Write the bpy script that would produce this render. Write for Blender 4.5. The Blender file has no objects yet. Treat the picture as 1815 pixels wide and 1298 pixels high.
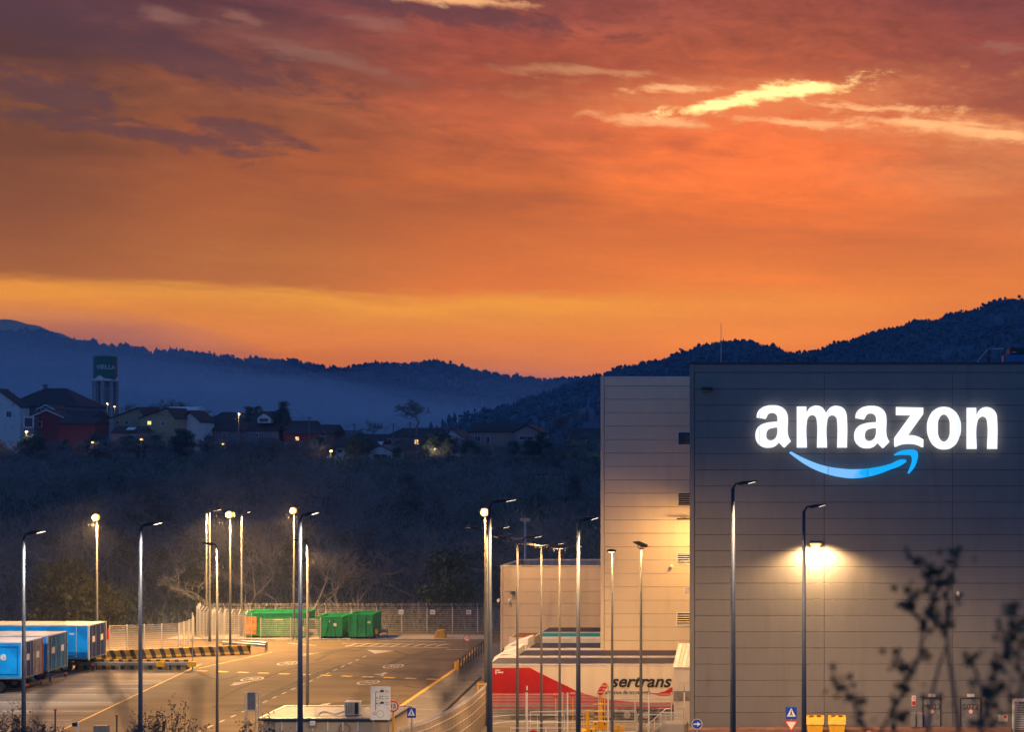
import bpy, math, random
from mathutils import Vector, Matrix, noise
random.seed(7)
sc = bpy.context.scene
COL = sc.collection
F, HX, HY, CZ = 2300.0, 1500.0, 775.0, 19.75      # focal length in photo pixels, principal point, eye height

def W(px, py, Y):
    return Vector(((px - HX) * Y / F, Y, CZ - (py - HY) * Y / F))
def X_(px, Y): return (px - HX) * Y / F
def Z_(py, Y): return CZ - (py - HY) * Y / F
def G(px, py, z=0.0):
    Y = F * (CZ - z) / (py - HY)
    return Vector(((px - HX) * Y / F, Y, z))
def lin(c):
    return tuple((v / 255 / 12.92) if v <= 10 else ((v / 255 + 0.055) / 1.055) ** 2.4 for v in c)

# ------------------------------------------------------------------ camera
cam_d = bpy.data.cameras.new('camera')
cam = bpy.data.objects.new('camera', cam_d)
COL.objects.link(cam)
cam.location = (0, 0, CZ)
cam.rotation_euler = (math.radians(90), 0, 0)
cam_d.sensor_width = 36
cam_d.lens = F / 1815 * 36
cam_d.shift_x = (907.5 - HX) / 1815
cam_d.shift_y = (HY - 649) / 1815
cam_d.clip_start = 0.05
cam_d.clip_end = 12000
cam_d.dof.use_dof = True
cam_d.dof.focus_distance = 95
cam_d.dof.aperture_fstop = 2.5
sc.camera = cam

# ------------------------------------------------------------------ exposure
sc.view_settings.view_transform = 'Standard'
sc.view_settings.look = 'None'
sc.view_settings.exposure = 0
sc.view_settings.gamma = 1
sc.cycles.use_denoising = True
sc.cycles.max_bounces = 6
sc.cycles.volume_bounces = 0
sc.cycles.sample_clamp_indirect = 4
sc.cycles.caustics_reflective = False
sc.cycles.caustics_refractive = False

# ------------------------------------------------------------------ world: dusk sky
world = bpy.data.worlds.new('World')
sc.world = world
world.use_nodes = True
wt = world.node_tree
wt.nodes.clear()
class NT:
    """small helper to wire nodes"""
    def __init__(s, tree): s.t = tree
    def n(s, typ, **kw):
        nd = s.t.nodes.new(typ)
        for k, v in kw.items(): setattr(nd, k, v)
        return nd
    def put(s, sock, v):
        if hasattr(v, 'is_linked'): s.t.links.new(v, sock)
        elif isinstance(v, (tuple, list)) and len(v) == 3 and sock.type == 'RGBA': sock.default_value = (*v, 1)
        else: sock.default_value = v
    def m(s, op, a, b=0.0, c=None, clamp=False):
        nd = s.n('ShaderNodeMath', operation=op, use_clamp=clamp)
        s.put(nd.inputs[0], a); s.put(nd.inputs[1], b)
        if c is not None: s.put(nd.inputs[2], c)
        return nd.outputs[0]
    def mix(s, f, a, b, blend='MIX'):
        nd = s.n('ShaderNodeMix', data_type='RGBA', blend_type=blend)
        nd.clamp_factor = True
        s.put(nd.inputs[0], f); s.put(nd.inputs[6], a); s.put(nd.inputs[7], b)
        return nd.outputs[2]
    def ramp(s, f, stops, interp='LINEAR'):
        nd = s.n('ShaderNodeValToRGB')
        cr = nd.color_ramp; cr.interpolation = interp
        while len(cr.elements) < len(stops): cr.elements.new(0.5)
        for e, (p, c) in zip(cr.elements, stops):
            e.position = p
        for e, (p, c) in zip(cr.elements, stops):
            e.color = (*c, 1) if isinstance(c, (tuple, list)) else (c, c, c, 1)
        s.put(nd.inputs[0], f)
        return nd.outputs[0]
    def smooth(s, v, a, b):
        nd = s.n('ShaderNodeMapRange', interpolation_type='SMOOTHSTEP')
        s.put(nd.inputs[0], v); nd.inputs[1].default_value = a; nd.inputs[2].default_value = b
        nd.inputs[3].default_value = 0; nd.inputs[4].default_value = 1
        return nd.outputs[0]
    def noise(s, vec, scale, detail=6, rough=0.55, dist=0.0, lac=2.0):
        nd = s.n('ShaderNodeTexNoise')
        s.put(nd.inputs['Vector'], vec)
        nd.inputs['Scale'].default_value = scale; nd.inputs['Detail'].default_value = detail
        nd.inputs['Roughness'].default_value = rough; nd.inputs['Distortion'].default_value = dist
        nd.inputs['Lacunarity'].default_value = lac
        return nd.outputs[0]
    def xyz(s, x, y, z=0.0):
        nd = s.n('ShaderNodeCombineXYZ')
        s.put(nd.inputs[0], x); s.put(nd.inputs[1], y); s.put(nd.inputs[2], z)
        return nd.outputs[0]

HAZE_TOP, HAZE_Y, HAZE_D, HAZE_S = 133.0, 1380.0, 0.00019, (0.04, 0.06, 0.26)
def build_sky():
    k = NT(wt)
    tc = k.n('ShaderNodeTexCoord')
    sp = k.n('ShaderNodeSeparateXYZ'); wt.links.new(tc.outputs['Generated'], sp.inputs[0])
    dx, dy, dz = sp.outputs
    DEG = 57.29578
    az = k.m('MULTIPLY', k.m('ARCTAN2', dx, dy), DEG)
    el = k.m('MULTIPLY', k.m('ARCSINE', dz), DEG)
    # torn cloud edges: the whole pattern is warped by noise on a cloud plane overhead
    dzc = k.m('ADD', k.m('MAXIMUM', dz, 0.0), 0.10)
    cx = k.m('DIVIDE', dx, dzc); cy = k.m('DIVIDE', dy, dzc)
    pl = k.xyz(cx, cy, 0.3)
    plr = k.xyz(k.m('ADD', k.m('MULTIPLY', cx, 0.9), k.m('MULTIPLY', cy, 0.25)), k.m('SUBTRACT', k.m('MULTIPLY', cy, 1.25), k.m('MULTIPLY', cx, 0.35)), 2.0)
    n1 = k.noise(plr, 1.1, 9, 0.60, 0.4)
    n2 = k.noise(plr, 3.2, 8, 0.62, 0.6)
    n3 = k.noise(pl, 0.55, 4, 0.5, 0.2)
    str_ = k.noise(k.xyz(k.m('MULTIPLY', az, 0.045), k.m('ADD', k.m('MULTIPLY', el, 1.0), k.m('MULTIPLY', az, 0.03)), 5.0), 1.0, 6, 0.6, 0.5)
    amp = k.smooth(el, 3.0, 11.0); amp2 = k.smooth(el, 8.0, 15.0)
    w = k.m('MULTIPLY', k.m('SUBTRACT', n1, 0.5), k.m('ADD', 0.7, k.m('MULTIPLY', amp, 3.2)))
    w2 = k.m('MULTIPLY', k.m('SUBTRACT', n2, 0.5), k.m('MULTIPLY', amp, 2.2))
    elw = k.m('ADD', k.m('ADD', el, w), w2)
    azw = k.m('ADD', az, k.m('MULTIPLY', w2, 2.5))
    n5 = k.noise(k.xyz(k.m('MULTIPLY', az, 0.30), k.m('ADD', k.m('MULTIPLY', el, 0.95), k.m('MULTIPLY', az, 0.05)), 9.0), 1.0, 10, 0.68, 0.6)
    n6 = k.noise(k.xyz(k.m('MULTIPLY', az, 0.9), k.m('MULTIPLY', el, 2.4), 3.0), 1.0, 8, 0.7, 0.3)
    def comp(px, py, c):
        # what the sky must send so that it arrives as c through the haze in front of it
        a = math.atan((px - HX) / F); e = max(0.004, math.atan((HY - py) / F * math.cos(a)))
        path = min((HAZE_TOP - CZ) / math.sin(e), HAZE_Y / math.cos(a) / math.cos(e))
        T = math.exp(-HAZE_D * path)
        return tuple(0.96 * max(0.12 * v, (v - q * (1 - T))) / T for v, q in zip(c, HAZE_S))
    cols = {
      -33.1: [(0,(74,40,58)),(60,(80,43,50)),(100,(88,46,48)),(130,(120,64,52)),(170,(118,66,50)),(230,(122,66,46)),(300,(126,66,32)),(380,(140,74,30)),(460,(158,86,34)),(492,(168,94,38)),(512,(236,148,58)),(545,(224,132,58)),(575,(205,116,64)),(620,(185,100,72)),(660,(165,90,90))],
      -24.5: [(0,(94,48,60)),(60,(122,64,62)),(100,(112,56,58)),(140,(146,74,54)),(200,(148,78,54)),(260,(160,78,46)),(300,(162,80,40)),(380,(166,86,36)),(460,(184,102,42)),(505,(186,102,42)),(526,(234,150,62)),(560,(226,134,60)),(600,(218,120,64)),(640,(202,104,74)),(680,(165,92,92))],
      -14.6: [(0,(140,66,64)),(60,(162,70,56)),(120,(164,72,54)),(200,(178,82,54)),(260,(188,88,54)),(320,(198,94,50)),(380,(188,90,46)),(460,(210,104,48)),(520,(224,112,48)),(542,(236,150,68)),(562,(230,140,66)),(600,(222,124,68)),(640,(198,108,86)),(672,(168,98,108)),(710,(135,88,110))],
      -3.7: [(0,(166,76,62)),(60,(176,82,60)),(120,(180,82,56)),(160,(198,86,54)),(215,(230,104,56)),(300,(252,114,56)),(380,(238,110,54)),(440,(222,106,58)),(500,(226,116,58)),(540,(230,132,68)),(600,(222,120,66)),(650,(204,100,80)),(700,(160,92,100))],
      7.8: [(0,(126,58,62)),(60,(142,62,58)),(120,(148,68,62)),(180,(154,72,60)),(225,(190,98,64)),(280,(204,114,72)),(350,(204,104,62)),(430,(218,110,62)),(520,(224,118,62)),(580,(212,106,70)),(640,(190,96,86))],
    }
    ramps = []
    f = k.m('DIVIDE', elw, 22.0, clamp=True)
    for a, st in cols.items():
        ca = math.cos(math.radians(a))
        pts = []
        for py, c in st:
            e = math.degrees(math.atan((HY - py) / F * ca))
            pts.append((max(0, min(1, e / 22)), comp(HX + F * math.tan(math.radians(a)), py, lin(c))))
        pts.sort()
        ramps.append((a, k.ramp(f, pts, 'LINEAR')))
    c = ramps[0][1]
    for i in range(1, 5):
        c = k.mix(k.smooth(azw, ramps[i - 1][0], ramps[i][0]), c, ramps[i][1])
    # light and dark inside the cloud sheet
    sh = k.m('ADD', k.m('MULTIPLY', k.m('SUBTRACT', n2, 0.5), k.m('MULTIPLY', amp2, 1.0)), k.m('MULTIPLY', k.m('SUBTRACT', n1, 0.5), k.m('ADD', 0.1, k.m('MULTIPLY', amp, 1.0))))
    sh = k.m('ADD', sh, k.m('MULTIPLY', k.m('SUBTRACT', str_, 0.5), 0.25))
    sh = k.m('ADD', sh, k.m('MULTIPLY', k.m('SUBTRACT', n5, 0.5), k.m('ADD', 0.14, k.m('MULTIPLY', amp2, 1.05))))
    sh = k.m('ADD', sh, k.m('MULTIPLY', k.m('SUBTRACT', n6, 0.5), k.m('MULTIPLY', amp2, 0.55)))
    c = k.mix(1.0, c, k.ramp(k.m('ADD', 0.5, sh, clamp=True), [(0.0, (0.46, 0.38, 0.44)), (0.5, (0.95, 0.95, 0.95)), (1.0, (1.5, 1.6, 1.45))]), 'MULTIPLY')
    # purple banks: az, el, half width, half height, tilt
    def blob(px, py, rx, ry, tilt, soft=0.6, gain=1.6):
        a0 = math.degrees(math.atan((px - HX) / F)); e0 = math.degrees(math.atan((HY - py) / F * math.cos(math.radians(a0))))
        sx = rx / F * DEG * math.cos(math.radians(a0)) ** 2; sy = ry / F * DEG * math.cos(math.radians(a0))
        ct, st_ = math.cos(math.radians(tilt)), math.sin(math.radians(tilt))
        da = k.m('SUBTRACT', k.m('ADD', az, k.m('MULTIPLY', w2, 1.2)), a0); de = k.m('SUBTRACT', k.m('ADD', el, k.m('MULTIPLY', w2, 0.55)), e0)
        u = k.m('DIVIDE', k.m('ADD', k.m('MULTIPLY', da, ct), k.m('MULTIPLY', de, st_)), sx)
        v = k.m('DIVIDE', k.m('SUBTRACT', k.m('MULTIPLY', de, ct), k.m('MULTIPLY', da, st_)), sy)
        d = k.m('SQRT', k.m('ADD', k.m('MULTIPLY', u, u), k.m('MULTIPLY', v, v)))
        d = k.m('ADD', d, k.m('MULTIPLY', k.m('SUBTRACT', n2, 0.5), gain * 0.6))
        d = k.m('ADD', d, k.m('MULTIPLY', k.m('SUBTRACT', n5, 0.5), gain * 1.7))
        d = k.m('ADD', d, k.m('MULTIPLY', k.m('SUBTRACT', n6, 0.5), gain * 1.5))
        return k.m('SUBTRACT', 1.0, k.smooth(d, 1 - soft, 1 + soft))
    def add_all(bl):
        o = None
        for b in bl:
            o = b if o is None else k.m('MAXIMUM', o, b)
        return o
    dark = add_all([blob(70, 155, 130, 24, -8, .6, 1.8), blob(210, 228, 250, 18, -5, .6, 2.2), blob(60, 30, 200, 60, 0, .8),
                    blob(300, 95, 260, 26, -8, .7, 1.8), blob(420, 240, 90, 16, -10, .7, 2.4), blob(700, 5, 330, 14, -3, .6, 1.6)])
    c = k.mix(k.m('MULTIPLY', dark, 0.66), c, lin((84, 46, 52)))
    # pale torn gaps, brightest where the sun stands behind the sheet
    bright = add_all([blob(1360, 168, 120, 10, 10, .8, 2.2), blob(1440, 154, 60, 9, 4, .8, 2.0), blob(1290, 184, 60, 7, 10, .8, 2.0)])
    pale = add_all([blob(1150, 211, 85, 9, -4, .9, 1.5), blob(1620, 222, 90, 10, -6, .9, 2.2), blob(1420, 213, 100, 7, -4, .9, 2.2),
                    blob(1750, 240, 80, 6, -10, .9, 2.4), blob(1550, 190, 90, 6, -3, .9, 2.4), blob(1200, 158, 70, 5, 3, .9, 2.0), blob(800, 0, 90, 7, 0, .9, 2.0)])
    faint = add_all([blob(1040, 127, 110, 6, 2, .95, 1.8), blob(1690, 232, 120, 16, -6, .9, 1.8)])
    c = k.mix(k.m('MULTIPLY', faint, 0.35), c, (1.0, 0.5, 0.2))
    grey = add_all([blob(415, 34, 30, 10, -10, .8, 1.6), blob(660, 38, 60, 12, -8, .8, 2.2), blob(560, 100, 120, 14, -8, .8, 2.2), blob(1780, 80, 50, 10, -5, .6, 2.6), blob(280, 30, 34, 10, -10, .8, 1.6)])
    halo = add_all([blob(1370, 172, 300, 34, 3, .8, 1.4), blob(1650, 225, 220, 26, -5, .8, 1.6)])
    c = k.mix(k.m('MULTIPLY', halo, 0.45), c, (1.1, 0.34, 0.09))
    c = k.mix(k.m('MULTIPLY', grey, 0.4), c, lin((172, 116, 94)))
    c = k.mix(k.m('MULTIPLY', pale, 0.7), c, (1.25, 0.62, 0.24))
    c = k.mix(bright, c, (1.7, 1.2, 0.42))
    # the rest of the dome: the glow fades through mauve to blue dusk overhead and behind
    ang = k.m('ABSOLUTE', k.m('ADD', az, 12.0))
    side = k.smooth(ang, 24.0, 75.0)
    up = k.smooth(el, 19.0, 42.0)
    away = k.m('MAXIMUM', side, up)
    dusk = k.mix(k.smooth(el, 0.0, 60.0), (0.080, 0.225, 0.64), (0.035, 0.12, 0.34))
    mauve = k.mix(k.smooth(away, 0.15, 0.75), (0.16, 0.08, 0.16), dusk)
    c = k.mix(k.smooth(away, 0.0, 0.45), c, mauve)
    # a weak physical sky with the sun just at the horizon underneath
    sky = k.n('ShaderNodeTexSky', sky_type='NISHITA', sun_disc=False)
    sky.sun_elevation = math.radians(0.5); sky.sun_rotation = math.radians(-4)
    c = k.mix(1.0, c, k.mix(1.0, sky.outputs[0], (0.02, 0.02, 0.02), 'MULTIPLY'), 'ADD')
    bg = k.n('ShaderNodeBackground')
    wt.links.new(c, bg.inputs[0]); bg.inputs[1].default_value = 1.0
    out = k.n('ShaderNodeOutputWorld'); wt.links.new(bg.outputs[0], out.inputs[0])
build_sky()

# ------------------------------------------------------------------ helpers: meshes
class MB:
    def __init__(s): s.v = []; s.f = []; s.mi = []; s.cur = 0
    def add(s, vs, fs):
        o = len(s.v); s.v += [tuple(v) for v in vs]
        s.f += [tuple(i + o for i in f) for f in fs]; s.mi += [s.cur] * len(fs)
    def box(s, x0, x1, y0, y1, z0, z1):
        s.add([(x0,y0,z0),(x1,y0,z0),(x1,y1,z0),(x0,y1,z0),(x0,y0,z1),(x1,y0,z1),(x1,y1,z1),(x0,y1,z1)],
              [(3,2,1,0),(4,5,6,7),(0,1,5,4),(1,2,6,5),(2,3,7,6),(3,0,4,7)])
        return s
    def bbox(s, x0, x1, y0, y1, z0, z1, b=0.03):
        """box with its four vertical edges and its top edges chamfered"""
        def ring(i, z): return [(x0+i+b*0,y0+i,z),(x1-i,y0+i,z),(x1-i,y1-i,z),(x0+i,y1-i,z)]
        def oct_(i, z):
            return [(x0+b+0,y0+i,z),(x1-b,y0+i,z),(x1-i,y0+b,z),(x1-i,y1-b,z),(x1-b,y1-i,z),(x0+b,y1-i,z),(x0+i,y1-b,z),(x0+i,y0+b,z)]
        vs = oct_(0, z0) + oct_(0, z1 - b) + [(x0+b,y0+b,z1),(x1-b,y0+b,z1),(x1-b,y1-b,z1),(x0+b,y1-b,z1)]
        fs = [tuple(range(7,-1,-1))] + [(i,(i+1)%8,8+(i+1)%8,8+i) for i in range(8)]
        fs += [(8,9,17,16),(9,10,17),(10,11,18,17),(11,12,18),(12,13,19,18),(13,14,19),(14,15,16,19),(15,8,16),(16,17,18,19)]
        s.add(vs, fs); return s
    def tube(s, pts, rs, n=6, cap=True):
        pts = [Vector(p) for p in pts]
        if not isinstance(rs, (list, tuple)): rs = [rs] * len(pts)
        rings = []
        for i, p in enumerate(pts):
            d = (pts[min(i+1,len(pts)-1)] - pts[max(i-1,0)])
            if d.length < 1e-9: d = Vector((0,0,1))
            d.normalize()
            u = d.cross(Vector((0,0,1)) if abs(d.z) < 0.9 else Vector((1,0,0))).normalized()
            w = d.cross(u)
            rings.append([p + (u*math.cos(2*math.pi*j/n) + w*math.sin(2*math.pi*j/n)) * rs[i] for j in range(n)])
        vs = [v for r in rings for v in r]; fs = []
        for i in range(len(pts)-1):
            for j in range(n):
                a = i*n+j; b = i*n+(j+1)%n
                fs.append((a, b, b+n, a+n))
        if cap:
            fs.append(tuple(range(n-1,-1,-1))); fs.append(tuple(range((len(pts)-1)*n, len(pts)*n)))
        s.add(vs, fs); return s
    def prism(s, poly, y0, y1):
        """poly in (x,z), extruded along y"""
        n = len(poly)
        vs = [(x,y0,z) for x,z in poly] + [(x,y1,z) for x,z in poly]
        s.add(vs, [tuple(range(n)), tuple(range(2*n-1,n-1,-1))] + [(i, i+n, (i+1)%n+n, (i+1)%n) for i in range(n)])
        return s
    def prismx(s, poly, x0, x1):
        """poly in (y,z), extruded along x"""
        n = len(poly)
        vs = [(x0,y,z) for y,z in poly] + [(x1,y,z) for y,z in poly]
        s.add(vs, [tuple(range(n-1,-1,-1)), tuple(range(n,2*n))] + [(i, (i+1)%n, (i+1)%n+n, i+n) for i in range(n)])
        return s
    def prismz(s, poly, z0, z1):
        n = len(poly)
        vs = [(x,y,z0) for x,y in poly] + [(x,y,z1) for x,y in poly]
        s.add(vs, [tuple(range(n-1,-1,-1)), tuple(range(n,2*n))] + [(i, (i+1)%n, (i+1)%n+n, i+n) for i in range(n)])
        return s
    def sheet(s, poly, z):
        a = sum(poly[i][0]*poly[(i+1)%len(poly)][1]-poly[(i+1)%len(poly)][0]*poly[i][1] for i in range(len(poly)))
        if a < 0: poly = poly[::-1]
        s.add([(p[0],p[1],z) for p in poly], [tuple(range(len(poly)))]); return s
    def disc(s, x, y, z, r, y1=None, n=20):
        y1 = y1 if y1 is not None else y + 0.01
        return s.prism([(x+r*math.cos(2*math.pi*i/n), z+r*math.sin(2*math.pi*i/n)) for i in range(n)], y, y1)
    def mesh(s, name, mats, smooth=False):
        me = bpy.data.meshes.new(name)
        me.from_pydata(s.v, [], s.f)
        for m_ in (mats if isinstance(mats, (list, tuple)) else [mats]): me.materials.append(m_)
        if any(s.mi): me.polygons.foreach_set('material_index', s.mi)
        if smooth: me.polygons.foreach_set('use_smooth', [True]*len(s.f))
        me.update()
        return me
    def build(s, name, mats, parent=None, loc=None, smooth=False, kind=None, label=None):
        return put(name, s.mesh(name, mats, smooth), parent, loc, kind=kind, label=label)

def put(name, me, parent=None, loc=None, rotz=0.0, kind=None, label=None, scale=None):
    o = bpy.data.objects.new(name, me); COL.objects.link(o)
    if parent is not None: o.parent = parent
    if loc is not None: o.location = loc
    if rotz: o.rotation_euler = (0, 0, rotz)
    if scale: o.scale = scale
    if kind: o['kind'] = kind
    if label: o['label'] = label
    return o
def thing(name, label, cat, loc=(0,0,0), rotz=0.0, group=None):
    o = bpy.data.objects.new(name, None); COL.objects.link(o)
    o.location = loc; o.rotation_euler = (0,0,rotz); o.empty_display_size = 0.3
    return tag(o, label, cat, group)
def tag(o, label, cat, group=None):
    o['label'] = label; o['category'] = cat
    if group: o['group'] = group
    return o
def copy_tree(o, parent=None):
    c = o.copy(); COL.objects.link(c)
    if parent is not None: c.parent = parent
    for ch in o.children: copy_tree(ch, c)
    return c

# ------------------------------------------------------------------ helpers: materials
def mat(name, col, rough=0.7, metal=0.0, var=0.25, scale=2.0, bump=0.0, bscale=20.0, emit=None, estr=0.0, dirt=None, dscale=0.6, stretch=(1,1,1), spec=0.4, world=False, rnd=0.0):
    m_ = bpy.data.materials.new(name); m_.use_nodes = True
    t = m_.node_tree; b = t.nodes['Principled BSDF']; k = NT(t)
    b.inputs['Roughness'].default_value = rough; b.inputs['Metallic'].default_value = metal
    b.inputs['Specular IOR Level'].default_value = spec
    tc = k.n('ShaderNodeTexCoord')
    mp = k.n('ShaderNodeMapping'); mp.inputs['Scale'].default_value = stretch
    if world:
        ge = k.n('ShaderNodeNewGeometry'); t.links.new(ge.outputs['Position'], mp.inputs[0])
    else: t.links.new(tc.outputs['Object'], mp.inputs[0])
    n1 = k.noise(mp.outputs[0], scale, 6, 0.6)
    lo = tuple(c * (1 - var) for c in col); hi = tuple(min(1, c * (1 + var)) for c in col)
    c = k.ramp(n1, [(0.3, lo), (0.7, hi)])
    if dirt:
        n2 = k.noise(mp.outputs[0], dscale, 8, 0.65, 0.5)
        c = k.mix(k.smooth(n2, 0.5, 0.75), c, dirt)
    if rnd:
        oi = k.n('ShaderNodeObjectInfo'); q = k.m('ADD', 1 - rnd, k.m('MULTIPLY', oi.outputs['Random'], 2*rnd))
        c = k.mix(1.0, c, k.xyz(q, q, q), 'MULTIPLY')
    t.links.new(c, b.inputs['Base Color'])
    r = k.m('ADD', rough - 0.08, k.m('MULTIPLY', n1, 0.16))
    t.links.new(r, b.inputs['Roughness'])
    if bump:
        bn = k.noise(tc.outputs['Object'], bscale, 5, 0.6)
        bp = k.n('ShaderNodeBump'); bp.inputs['Strength'].default_value = bump; bp.inputs['Distance'].default_value = 0.05
        t.links.new(bn, bp.inputs['Height']); t.links.new(bp.outputs[0], b.inputs['Normal'])
    if emit:
        b.inputs['Emission Color'].default_value = (*emit, 1); b.inputs['Emission Strength'].default_value = estr
    return m_

M = {}
M['asphalt'] = mat('asphalt', (0.145,0.104,0.060), 0.85, var=0.28, scale=0.25, bump=0.3, bscale=18, dirt=(0.09,0.068,0.048), dscale=0.12, stretch=(0.5,2.2,1))
M['asphalt_light'] = mat('worn_concrete', (0.20,0.155,0.11), 0.8, var=0.5, scale=0.22, bump=0.3, bscale=12, dirt=(0.085,0.064,0.045), dscale=0.16, stretch=(0.16,3.2,1))
M['path'] = mat('paving', (0.2,0.175,0.145), 0.85, var=0.25, scale=0.4, bump=0.2, dirt=(0.09,0.075,0.06), dscale=0.3, stretch=(0.6,2,1))
M['grass'] = mat('dark_slope', (0.035,0.045,0.022), 0.95, var=0.5, scale=0.12, bump=0.6, bscale=1.5, dirt=(0.05,0.035,0.025), dscale=0.05)
M['kerb'] = mat('kerb_stone', (0.33,0.29,0.23), 0.8, var=0.2, scale=1.2, bump=0.2)
M['mark_white'] = mat('road_paint_white', (0.44,0.41,0.36), 0.6, var=0.25, scale=3, dirt=(0.17,0.13,0.09), dscale=1.1)
M['mark_yellow'] = mat('road_paint_yellow', (0.75,0.45,0.07), 0.6, var=0.2, scale=3, dirt=(0.25,0.17,0.07), dscale=1.2)
M['tyre_mark'] = mat('rubber_marks', (0.07,0.055,0.04), 0.8, var=0.4, scale=1.0)
M['panel_dark'] = mat('grey_wall_panel', (0.20,0.18,0.165), 0.5, var=0.07, scale=0.9, dirt=(0.165,0.145,0.13), dscale=0.5, stretch=(1,1,0.18), world=True, rnd=0.035)
M['panel_beige'] = mat('beige_wall_panel', (0.57,0.47,0.35), 0.55, var=0.05, scale=0.9, dirt=(0.45,0.37,0.27), dscale=0.5, stretch=(1,1,0.18), world=True, rnd=0.03)
M['joint'] = mat('joint_rubber', (0.09,0.08,0.075), 0.8, var=0.1)  # dark backing seen through the panel joints
M['trim_dark'] = mat('dark_trim', (0.05,0.045,0.045), 0.5, var=0.2)
M['steel'] = mat('galvanised_steel', (0.42,0.41,0.40), 0.42, 0.7, var=0.2, scale=4)
M['pole_grey'] = mat('pole_zinc', (0.10,0.098,0.095), 0.6, 0.2, var=0.15, scale=1.5)
M['pole_blue'] = mat('pole_dusk_blue', (0.027,0.034,0.055), 0.5, 0.2, var=0.15, scale=1.5)  # dusk blue of poles away from the yard light put into the colour
M['black'] = mat('black_plastic', (0.02,0.02,0.022), 0.5, var=0.3)
M['white'] = mat('white_paint', (0.74,0.72,0.68), 0.45, var=0.08, scale=1.2, dirt=(0.5,0.46,0.4), dscale=0.8)
M['offwhite'] = mat('off_white_sheet', (0.60,0.55,0.48), 0.6, var=0.12, scale=0.8, dirt=(0.42,0.37,0.31), dscale=0.5)
M['roof_tarp'] = mat('sky_tinted_roof_sheet', (0.010,0.013,0.05), 0.5, var=0.2, scale=0.7, dirt=(0.018,0.018,0.05), dscale=0.8)  # blue of the sky on the roofs put into the sheet colour
M['red_paint'] = mat('red_tarpaulin', (0.42,0.012,0.012), 0.45, var=0.15, scale=0.7)
M['blue_tarp'] = mat('blue_tarpaulin', (0.004,0.36,0.80), 0.42, var=0.22, scale=0.5, dirt=(0.002,0.17,0.5), dscale=0.35)
M['navy'] = mat('navy_paint', (0.012,0.03,0.14), 0.4, var=0.2)
M['midblue'] = mat('mid_blue_paint', (0.015,0.13,0.30), 0.45, var=0.3, scale=1.5)
M['orange_red'] = mat('orange_red_paint', (0.45,0.07,0.03), 0.5, var=0.2)
M['grey_paint'] = mat('grey_paint', (0.22,0.21,0.2), 0.5, var=0.2, dirt=(0.1,0.09,0.09), dscale=1.5)
M['green'] = mat('green_container_paint', (0.012,0.30,0.10), 0.45, var=0.25, scale=1.0, dirt=(0.01,0.15,0.06), dscale=0.8)
M['rust'] = mat('orange_scribbled_board', (0.65,0.30,0.06), 0.6, var=0.5, scale=2.2, dirt=(0.45,0.05,0.02), dscale=1.6)
M['yellow'] = mat('yellow_paint', (0.80,0.42,0.02), 0.45, var=0.15, dirt=(0.5,0.25,0.02), dscale=1.0)
M['yellow_bin'] = mat('yellow_bin_plastic', (0.85,0.45,0.02), 0.4, var=0.15, dirt=(0.6,0.25,0.01), dscale=2.5, emit=None)
M['stop_red'] = mat('sign_red', (0.55,0.02,0.015), 0.4, var=0.05)
M['sign_blue'] = mat('sign_blue', (0.01,0.05,0.42), 0.35, var=0.05)
M['teal'] = mat('teal_band', (0.02,0.28,0.32), 0.45, var=0.1)
M['brown'] = mat('brown_sheet', (0.20,0.06,0.025), 0.6, var=0.2)
M['glass'] = mat('dark_window_glass', (0.012,0.014,0.02), 0.12, var=0.2, spec=0.6)
M['bark'] = mat('tree_bark', (0.16,0.14,0.125), 0.9, var=0.35, scale=2)
M['twig'] = mat('winter_twigs', (0.17,0.16,0.15), 0.9, var=0.4, scale=0.6)
M['ever'] = mat('evergreen_leaves', (0.05,0.085,0.06), 0.85, var=0.4, scale=0.8)
M['olive'] = mat('lamplit_olive_leaves', (0.10,0.095,0.025), 0.85, var=0.4, scale=0.8)  # yellow of the yard lamps put into the leaf colour
M['hillwood'] = mat('hazy_blue_forest', (0.025,0.085,0.115), 0.95, var=0.2, scale=0.02)  # part of the distance haze is put into this blue forest colour
M['hillground'] = mat('hazy_blue_slope', (0.028,0.08,0.11), 0.95, var=0.4, scale=0.01)  # ground under the forest carries the same haze blue in its colour
M['leaf_near'] = mat('near_leaves', (0.07,0.065,0.03), 0.6, var=0.5, scale=30)
M['stem_near'] = mat('near_stems', (0.17,0.12,0.085), 0.8, var=0.3, scale=20)
M['concrete'] = mat('concrete', (0.30,0.27,0.23), 0.85, var=0.15, scale=0.6, bump=0.2)
M['wall_tan'] = mat('tan_wall', (0.45,0.36,0.25), 0.8, var=0.1, scale=0.4)
M['roof_dark'] = mat('dark_roof_tiles', (0.035,0.024,0.022), 0.8, var=0.3, scale=1.5, bump=0.4, bscale=6)
M['roof_grey'] = mat('grey_roof_sheet', (0.09,0.085,0.085), 0.7, var=0.2)
M['house_white'] = mat('house_render_white', (0.62,0.58,0.58), 0.8, var=0.1, dirt=(0.3,0.27,0.27))
M['house_cream'] = mat('house_render_cream', (0.34,0.28,0.16), 0.8, var=0.12)
M['house_red'] = mat('house_render_red', (0.20,0.03,0.025), 0.8, var=0.15)
M['house_pink'] = mat('house_render_pink', (0.33,0.2,0.17), 0.8, var=0.15)
M['house_grey'] = mat('house_render_grey', (0.17,0.16,0.17), 0.8, var=0.15)
M['house_ochre'] = mat('house_render_ochre', (0.36,0.26,0.11), 0.8, var=0.15)
M['tank_green'] = mat('tank_green', (0.01,0.11,0.075), 0.5, var=0.1)
M['tank_grey'] = mat('tank_concrete', (0.20,0.22,0.25), 0.7, var=0.15, stretch=(1,1,0.2))
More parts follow.
